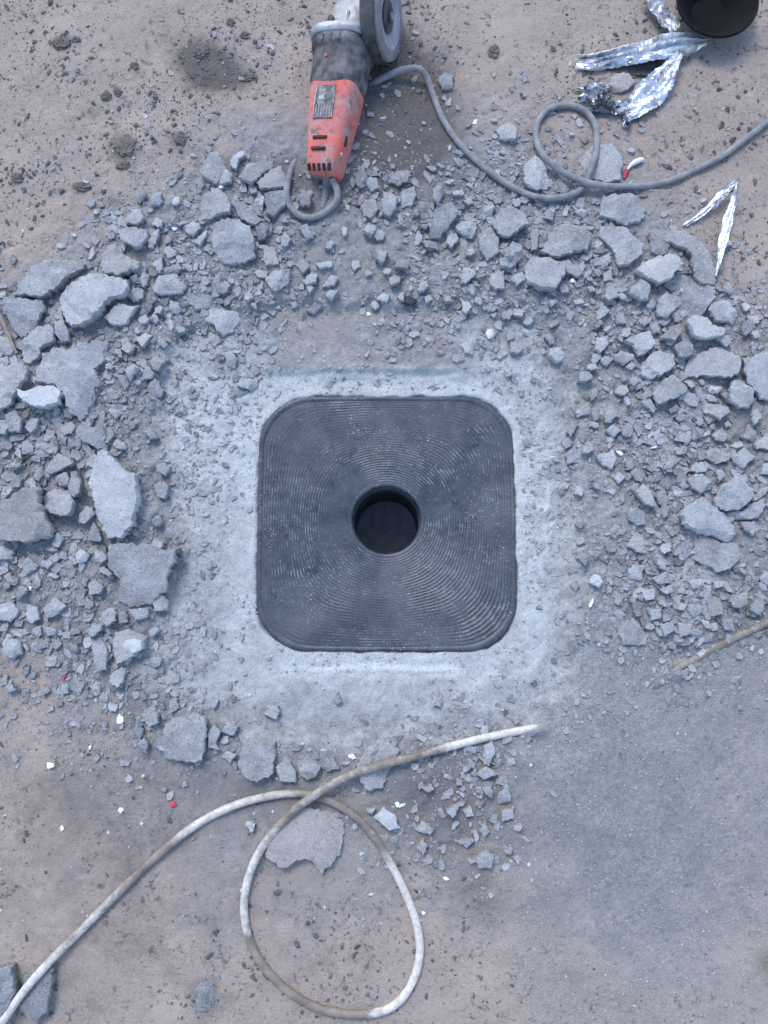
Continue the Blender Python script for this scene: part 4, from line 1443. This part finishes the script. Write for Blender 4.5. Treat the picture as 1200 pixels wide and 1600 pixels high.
    tail = [(598, 122, 3), (630, 109, 12), (655, 108, 14), (668, 124, 6), (678, 152, 0), (692, 186, 0), (714, 220, 0), (745, 252, 1), (785, 283, 1), (822, 303, 2), (858, 310, 4), (893, 304, 5), (912, 290, 2), (924, 262, 13), (932, 228, 12),
            (930, 196, 3), (914, 174, 1), (888, 165, 0), (858, 171, 0), (840, 192, 0), (838, 220, 2), (850, 244, 14), (875, 266, 10), (910, 283, 12), (950, 291, 10), (1000, 291, 1), (1045, 283, 0), (1090, 264, 0), (1130, 243, 0), (1170, 213, 0), (1215, 180, 0), (1300, 130, 0)]
    for px, py, lift in tail:
        w = G(px, py, r + lift / 1000)
        path.append(G(px, py, h1(w.x, w.y) + r * .9 + lift / 1000))
    o = tube('power_cord', catmull(path, 520), r, M_CORD, None, 12, wob=.10, seed=4)
    hang(o)


build_grinder()

# ------------------------------------------------------------------ beige hose
def mat_hose():
    t = NT('dirty_beige_hose')
    c = t.coord()
    cl = t.attr('clean')
    n = t.noise(60, 5, .65, c)
    f = t.ramp(t.math('ADD', cl, t.math('MULTIPLY', t.math('SUBTRACT', n, .5), 1.3)), .32, .80)
    dirty = t.mix(t.ramp(t.noise(35, 4, .6, c), .35, .65), (0.15, 0.125, 0.10), (0.26, 0.225, 0.19))
    clean = t.mix(t.ramp(t.noise(110, 6, .75, c), .35, .65), (0.68, 0.645, 0.60), (0.42, 0.38, 0.335))
    return t.out(t.mix(f, dirty, clean), .6, 0, .35, t.bump(t.noise(500, 3, .6, c), .3, .0008))


M_HOSE = mat_hose()


def build_hose():
    r = .0059
    spec = [(-70, 1720, 0), (-30, 1645, 0), (8, 1590, 10), (40, 1545, 14), (80, 1500, 8), (130, 1450, 1), (185, 1395, 0), (240, 1342, 0), (300, 1293, 0), (360, 1261, 0), (410, 1246, 0), (455, 1240, 1), (500, 1246, 1),
            (545, 1268, 1), (580, 1302, 0), (608, 1345, 0), (632, 1392, 0), (650, 1440, 0), (656, 1485, 0), (647, 1528, 0), (624, 1564, 0), (590, 1582, 0), (540, 1584, 0), (490, 1572, 0), (440, 1540, 0), (402, 1495, 0),
            (384, 1445, 0), (383, 1395, 2), (398, 1345, 6), (425, 1303, 13), (462, 1264, 15), (500, 1237, 15), (545, 1212, 13), (590, 1197, 14), (640, 1184, 7), (690, 1170, 3), (740, 1157, 3), (785, 1147, 2), (812, 1142, 0), (832, 1138, -5), (858, 1132, -16),
            (900, 1118, -22), (960, 1092, -24), (1015, 1068, -18), (1052, 1048, -8), (1080, 1032, -6), (1120, 1010, -5), (1165, 988, -3), (1215, 966, 0), (1300, 935, 0)]
    path = ground_path(spec, r, 620)
    pxy = [to_px(p.x, p.y, p.z) for p in path]
    clean = []
    N = len(path)
    for i, (x, y) in enumerate(pxy):
        c = .15
        if x < 85 and y > 1490:
            c = .85
        elif x < 200 and y > 1380:
            c = .52
        elif 270 < x < 450 and i < N * .4 and y < 1310:
            c = .72
        elif x > 608 and y > 1345 and x < 680:
            c = 1.15
        elif 590 < x < 640 and y > 1560:
            c = 1.15
        elif 375 < x < 440 and 1300 < y < 1460:
            c = .70
        elif 440 < x < 520 and y < 1300 and i > N * .5:
            c = .34
        elif 700 < x < 835 and y < 1190:
            c = .95
        elif 520 < x < 700 and y < 1230:
            c = .30
        elif x > 1030:
            c = .32
        clean.append(c)
    ker = np.ones(13) / 13
    clean = np.convolve(np.pad(clean, 6, mode='edge'), ker, 'valid')
    o = tube('beige_hose', path, r, M_HOSE, None, 14, wob=.06, seed=9, attr=('clean', np.array(clean)))
    tag(o, 'dirty beige hose looping across the soil below the drain plate', 'hose')


build_hose()

# ------------------------------------------------------------------ bowl, foil
M_RUBBER = mat_simple('black_rubber', (0.005, 0.005, 0.006), (0.009, 0.009, 0.010), 30, 0.75, spec=.12, bump=.1)


def mat_foil(name, dirt, red=0.0, lo=.52):
    t = NT(name)
    c = t.coord()
    col = t.mix(t.ramp(t.noise(45, 4, .6, c), .35, .7), (0.74, 0.75, 0.77), (0.52, 0.53, 0.56))
    col = t.mix(t.math('MULTIPLY', t.ramp(t.noise(38, 5, .65, c), lo, lo + .14), dirt), col, (0.10, 0.10, 0.115))  # dark streaks painted for dark reflections; on the crumpled ends also dark foil
    if red:
        col = t.mix(t.math('MULTIPLY', t.ramp(t.noise(70, 3, .6, c), .63, .68), red), col, (0.55, 0.07, 0.10))
    return t.out(col, .30, .8, .5, t.bump(t.noise(70, 5, .65, c), .5, .004))


M_FOIL = mat_foil('white_foil', .6)
M_FOILRED = mat_foil('printed_foil', .25, .9)
M_FOILDARK = mat_foil('crumpled_dark_foil', .95, lo=.40)
M_FLAP_SHADE = mat_simple('black_flap_shade', (0.02, 0.02, 0.023), (0.045, 0.043, 0.046), 60, .6, dust=.15)


def build_bowl():
    zr = .040
    c = G(1121, 0, zr)
    depth = -((c.y - CY) * -ST + (zr - CZ) * CT)
    R = 62.5 * depth / FPX
    zg = h1(c.x, c.y)
    root = empty('rubber_bowl', (c.x, c.y, zg), 'round black rubber bowl cut by the top frame edge at upper right', 'bowl')
    hb = zr - zg
    out = [(.0, .0015), (.022, .0), (.030, .002), (R * .62, hb * .30), (R * .82, hb * .62), (R * .95, hb * .90), (R, hb), (R * .985, hb + .0015), (R * .96, hb), (R * .93, hb * .9),
           (R * .80, hb * .68), (R * .60, hb * .36), (.030, hb * .12), (.0, hb * .08)]
    lathe('bowl_shell', out, M_RUBBER, root, N=80)
    lathe('rim_bead', [(R * .988, hb - .003), (R + .0018, hb - .0015), (R + .0022, hb + .001), (R + .0002, hb + .0028), (R * .975, hb + .0018)], M_RUBBER, root, N=80)


build_bowl()


def build_foil():
    c = G(1000, 110)
    def at_root(o, root):
        o.data.transform(Matrix.Translation(-root.location))
        o.parent = root
    root = empty('foil_wrapper', c, 'torn white foil wrapper with crumpled arms beside the black bowl', 'foil wrapper')
    at_root(ribbon('foil_arm', [(1104, 66, 12, 10, 10), (1082, 68, 16, 34, 15), (1045, 72, 26, 38, 10), (1010, 80, 22, 33, -8), (965, 90, 16, 28, 12), (930, 97, 12, 25, 18), (900, 97, 8, 20, 5)], M_FOIL, None, 3, .0022, amp=.0045, across=11, n=60, ragged=.005), root)
    at_root(ribbon('foil_arm', [(1063, 84, 24, 10, 0), (1046, 108, 20, 24, 0), (1030, 130, 16, 42, 8), (1010, 152, 12, 50, 5), (990, 170, 8, 40, -10), (975, 180, 6, 26, 0)], M_FOILRED, None, 5, .0016, amp=.0025, across=11, n=52, ragged=.008), root)
    at_root(ribbon('foil_arm', [(1012, -14, 14, 22, 5), (1022, 4, 15, 26, 10), (1036, 24, 16, 26, -5), (1056, 46, 20, 22, 0)], M_FOIL, None, 8, .003, amp=.005, across=9, n=36), root)
    at_root(ribbon('crumpled_end', [(988, 166, 8, 22, 0), (965, 168, 9, 20, 25), (940, 170, 6, 16, -20), (916, 172, 4, 12, 0)], M_FOILDARK, None, 12, .004, amp=.004, across=9, n=34, ragged=.008), root)
    at_root(ribbon('crumpled_end', [(955, 147, 6, 26, 0), (930, 145, 8, 30, 15), (905, 150, 5, 24, -10)], M_FOILDARK, None, 14, .005, amp=.005, across=10, n=30, ragged=.01), root)
    at_root(ribbon('torn_tassel', [(985, 176, 6, 20, 0), (982, 186, 5, 18, 15), (978, 196, 3, 14, 0)], M_FOILDARK, None, 17, .004, amp=.004, across=8, n=18, ragged=.01), root)
    at_root(ribbon('black_flap_shade', [(1052, 88, 5, 22, 0), (1020, 102, 5, 34, 0), (985, 106, 4, 26, 0), (945, 106, 3, 8, 0)], M_FLAP_SHADE, None, 19, .001, amp=.001, across=8, n=30), root)  # black flap, its colour also standing in for deep shadow under the arm
    c = G(1130, 340)
    root = empty('foil_strip', c, 'folded silver foil strip bent into a narrow V beside the crescent slab', 'foil strip')
    for i, (e, w) in enumerate((((1070, 352), 8), ((1090, 334), 8), ((1108, 326), 7))):
        at_root(ribbon('foil_fold', [(1150 + i * 2, 283 + i * 3, 24 - i * 3, 8, 0), (1128 - i, 300 + i * 5, 17, w, 20), ((1150 + e[0]) / 2 - 8, (290 + e[1]) / 2 + 8 + i * 2, 11, w + 1, 30), (e[0], e[1], 4, w - 2, 10)], M_FOIL, None, 30 + i, .0012, amp=.0022, across=6, n=30, ragged=.004), root)
    at_root(ribbon('foil_fold', [(1152, 284, 24, 6, 0), (1148, 308, 18, 11, 10), (1138, 345, 14, 17, 15), (1128, 385, 22, 15, -10), (1122, 415, 20, 9, 0), (1119, 430, 18, 4, 0)], M_FOIL, None, 41, .0012, amp=.0028, across=8, n=46, ragged=.004), root)


build_foil()

# ------------------------------------------------------------------ small loose things
M_CHIP = mat_simple('white_chip', (0.80, 0.80, 0.78), (0.66, 0.66, 0.64), 80, .7, bump=.3)
M_CREAM = mat_simple('cream_chip', (0.74, 0.74, 0.60), (0.60, 0.60, 0.50), 80, .7, bump=.3)
M_RED = mat_simple('red_scrap', (0.60, 0.05, 0.09), (0.48, 0.05, 0.08), 60, .5)
M_TWIG = mat_simple('twig_bark', (0.34, 0.24, 0.19), (0.22, 0.15, 0.12), 60, .8, bump=.5)
M_CLOD = mat_simple('dark_earth', (0.10, 0.088, 0.08), (0.16, 0.142, 0.13), 60, .95, bump=.8)
M_SOOT = mat_simple('burnt_scrap', (0.02, 0.02, 0.021), (0.05, 0.05, 0.05), 60, .7)


def chip(name, px, py, w, l, ang, h, mat, label, cat, group=None, seed=0):
    rng = random.Random(seed)
    pp = []
    k = 6
    for j in range(k):
        a = 2 * math.pi * (j + rng.uniform(-.25, .25)) / k
        r = rng.uniform(.8, 1.15)
        x, y = r * w / 2 * math.cos(a), r * l / 2 * math.sin(a)
        ca, sa = math.cos(ang), math.sin(ang)
        pp.append((px + x * ca - y * sa, py + x * sa + y * ca))
    w0 = G(px, py, h)
    z = h1(w0.x, w0.y)
    pts = [G(a, b, z + h) for a, b in pp]
    c = sum(pts, Vector()) / len(pts)
    m = slab_mesh(name, [(p.x - c.x, p.y - c.y) for p in pts], h, 5000 + seed, embed=.004, step=.003, tilt=rng.uniform(0, .25), tdir=rng.uniform(0, 6.2), ledge=False)
    o = new_obj(name, m, mat)
    o.location = (c.x, c.y, z)
    return tag(o, label, cat, group)


def build_loose():
    W = 'white chips on the ground'
    data = [
        (187, 1124, 13, 18, .2, .004, M_CREAM, 'cream white chip on bare soil left of the large lower left slab'),
        (78, 1196, 13, 14, .5, .004, M_CHIP, 'small white chip alone on the lower left soil'),
        (96, 1295, 5, 12, 0, .003, M_CHIP, 'thin white sliver above the left arm of the beige hose'),
        (188, 1266, 8, 11, .3, .003, M_CHIP, 'tiny white chip just above the beige hose, lower left'),
        (140, 1168, 6, 8, .3, .003, M_CHIP, 'tiny white chip left of the cream white chip'),
        (550, 1182, 14, 9, .4, .004, M_CHIP, 'pale blue-white chip above the beige hose, below the drain plate'),
        (766, 521, 15, 15, .1, .006, M_CREAM, 'greenish cream chip on the dust up and right of the drain plate'),
        (925, 942, 6, 20, .35, .004, M_CHIP, 'long bright sliver on the dust right of the drain plate'),
        (661, 1427, 6, 7, 0, .003, M_CHIP, 'tiny white chip just right of the white part of the hose loop'),
        (1012, 597, 18, 7, -.3, .005, M_CHIP, 'white sliver left of the mitten-shaped slab'),
        (1022, 698, 11, 6, 0, .004, M_CHIP, 'small white flake in fine gravel, middle of the right rubble'),
        (345, 291, 8, 7, 0, .004, M_CHIP, 'tiny white chip below the pale triangular flake'),
        (272, 356, 9, 8, .3, .004, M_CHIP, 'tiny white chip among the upper left fragments'),
        (303, 325, 8, 9, .2, .004, M_CHIP, 'tiny white chip left of the rounded tan-grey slab'),
        (620, 1257, 8, 9, .2, .003, M_CHIP, 'tiny white chip up and right of the pale lower triangle'),
        (628, 1259, 16, 5, -.5, .003, M_CHIP, 'thin white splinter right of the pale lower triangle'),
        (30, 918, 5, 11, .3, .003, M_CHIP, 'small white sliver on dark soil at the far left'),
        (47, 919, 5, 9, -.2, .003, M_CHIP, 'second white sliver on dark soil at the left'),
        (697, 1373, 10, 6, .3, .003, M_CHIP, 'small pale flake on soil below the scatter right of the loop'),
        (895, 398 + 40, 9, 7, .3, .004, M_CHIP, 'small white chip right of the large rounded lump'),
        (968, 707, 14, 5, .5, .004, M_CHIP, 'thin pale splinter beside the pale rounded chip'),
        (576, 490, 7, 6, .5, .003, M_CHIP, 'tiny white chip on the tan ledge above the drain plate'),
        (843, 312, 14, 5, .1, .004, M_CHIP, 'white sliver directly under the grinder cord'),
        (742, 190, 8, 11, .7, .003, M_CHIP, 'small white flake on soil between cord and bowl'),
    ]
    for i, (px, py, w, l, a, h, m, lab) in enumerate(data):
        chip('white_chip', px, py, w, l, a, h, m, lab, 'chip', W, i)
    R = 'red scraps on the ground'
    for i, (px, py, w, l, lab) in enumerate(((99, 1057, 6, 11, 'red scrap at far left below the rubble'), (270, 1257, 13, 8, 'red scrap just above the beige hose'), (775, 458, 9, 7, 'red scrap in the upper right rubble'))):
        chip('red_scrap', px, py, w, l, .2, .004, M_RED, lab, 'scrap', R, 60 + i)
    # white shard with a red tip
    root = empty('plastic_shard', G(988, 262), 'curved white plastic shard with a red tip above the grinder cord', 'plastic shard')
    o = tube('shard_body', ground_path([(1005, 249, 3), (995, 252, 5), (986, 258, 5), (979, 267, 3)], .003, 16), .0034, M_CHIP, None, 8, lambda t: .5 + .8 * math.sin(math.pi * min(1, t + .15)))
    o.data.transform(Matrix.Translation(-root.location)); o.parent = root
    o = tube('red_tip', ground_path([(980, 266, 3), (977, 272, 2), (975, 279, 1)], .003, 10), .0036, M_RED, None, 8, lambda t: 1.1 - .5 * t)
    o.data.transform(Matrix.Translation(-root.location)); o.parent = root
    # twig
    o = tube('dry_twig', ground_path([(-20, 455, 18), (-4, 484, 22), (8, 512, 22), (18, 534, 22), (26, 552, 18)], .0028, 40), .0030, M_TWIG, None, 8, lambda t: 1.1 - .4 * t, wob=.3, seed=2)
    tag(o, 'thin brown twig leaning on the slabs at the left frame edge', 'twig')
    o = chip('burnt_scrap', 638, 469, 30, 12, .15, .007, M_SOOT, 'black burnt scrap lying at the rubble edge above the drain plate', 'scrap', None, 80)
    # dark clods of earth
    C = 'dark earth clods on the open soil'
    cl = [(97, 73, 26, 20, 'largest dark clod on the tan soil in the top left corner'), (121, 66, 14, 10, 'small dark clod right of the largest top left clod'), (200, 232, 34, 32, 'round grey-brown clod midway down the upper left soil'),
          (196, 262, 24, 14, 'flat dark clod touching the underside of the round grey-brown clod'), (285, 224, 19, 17, 'dark clod above the leaf-shaped top slab'), (212, 107, 15, 12, 'dark oval clod between top left corner and grinder'),
          (186, 148, 13, 12, 'right one of a close pair of dark clods, upper left soil'), (168, 154, 16, 15, 'left one of a close pair of dark clods, upper left soil'), (362, 44, 11, 13, 'small dark clod left of the grinder head'),
          (384, 62, 14, 11, 'dark clod just left of the grinder head'), (388, 128, 26, 14, 'flat dark clod at the right of the big earth stain'), (318, 90, 24, 18, 'dark clod at the top of the big earth stain'),
          (28, 278, 22, 14, 'dark clod at the left frame edge above the rubble'), (128, 293, 24, 15, 'dark clod above the pointed upper left chunk'), (770, 85, 18, 22, 'lone dark clod on the soil right of the grinding disc')]
    for i, (px, py, w, l, lab) in enumerate(cl):
        bm = bmesh.new()
        bmesh.ops.create_icosphere(bm, subdivisions=4, radius=1)
        for v in bm.verts:
            q = v.co * 1.0
            k = 1 + .55 * float(fbm(q.x * 1.1 + i * 5, q.y * 1.1 + q.z * 1.7, 1.4, 3, i)) + .5 * float(vnoise(q.x * 6 + i, q.y * 6 + q.z * 5, 4)) + .4 * float(vnoise(q.x * 13 + i, q.y * 13 + q.z * 9, 6))
            v.co = Vector((q.x * w / 2 * k, q.y * l / 2 * k, q.z * min(w, l) * (.10 if w > 30 else .22) * k)) / 1000
        m = bpy.data.meshes.new('dirt_clod')
        bm.to_mesh(m)
        bm.free()
        m.polygons.foreach_set('use_smooth', [False] * len(m.polygons))
        p = G(px, py, .004)
        o = new_obj('dirt_clod', m, M_CLOD)
        o.location = (p.x, p.y, h1(p.x, p.y) + .001)
        o.rotation_euler = (0, 0, i * .3 * 0)
        tag(o, lab, 'clod', C)


build_loose()
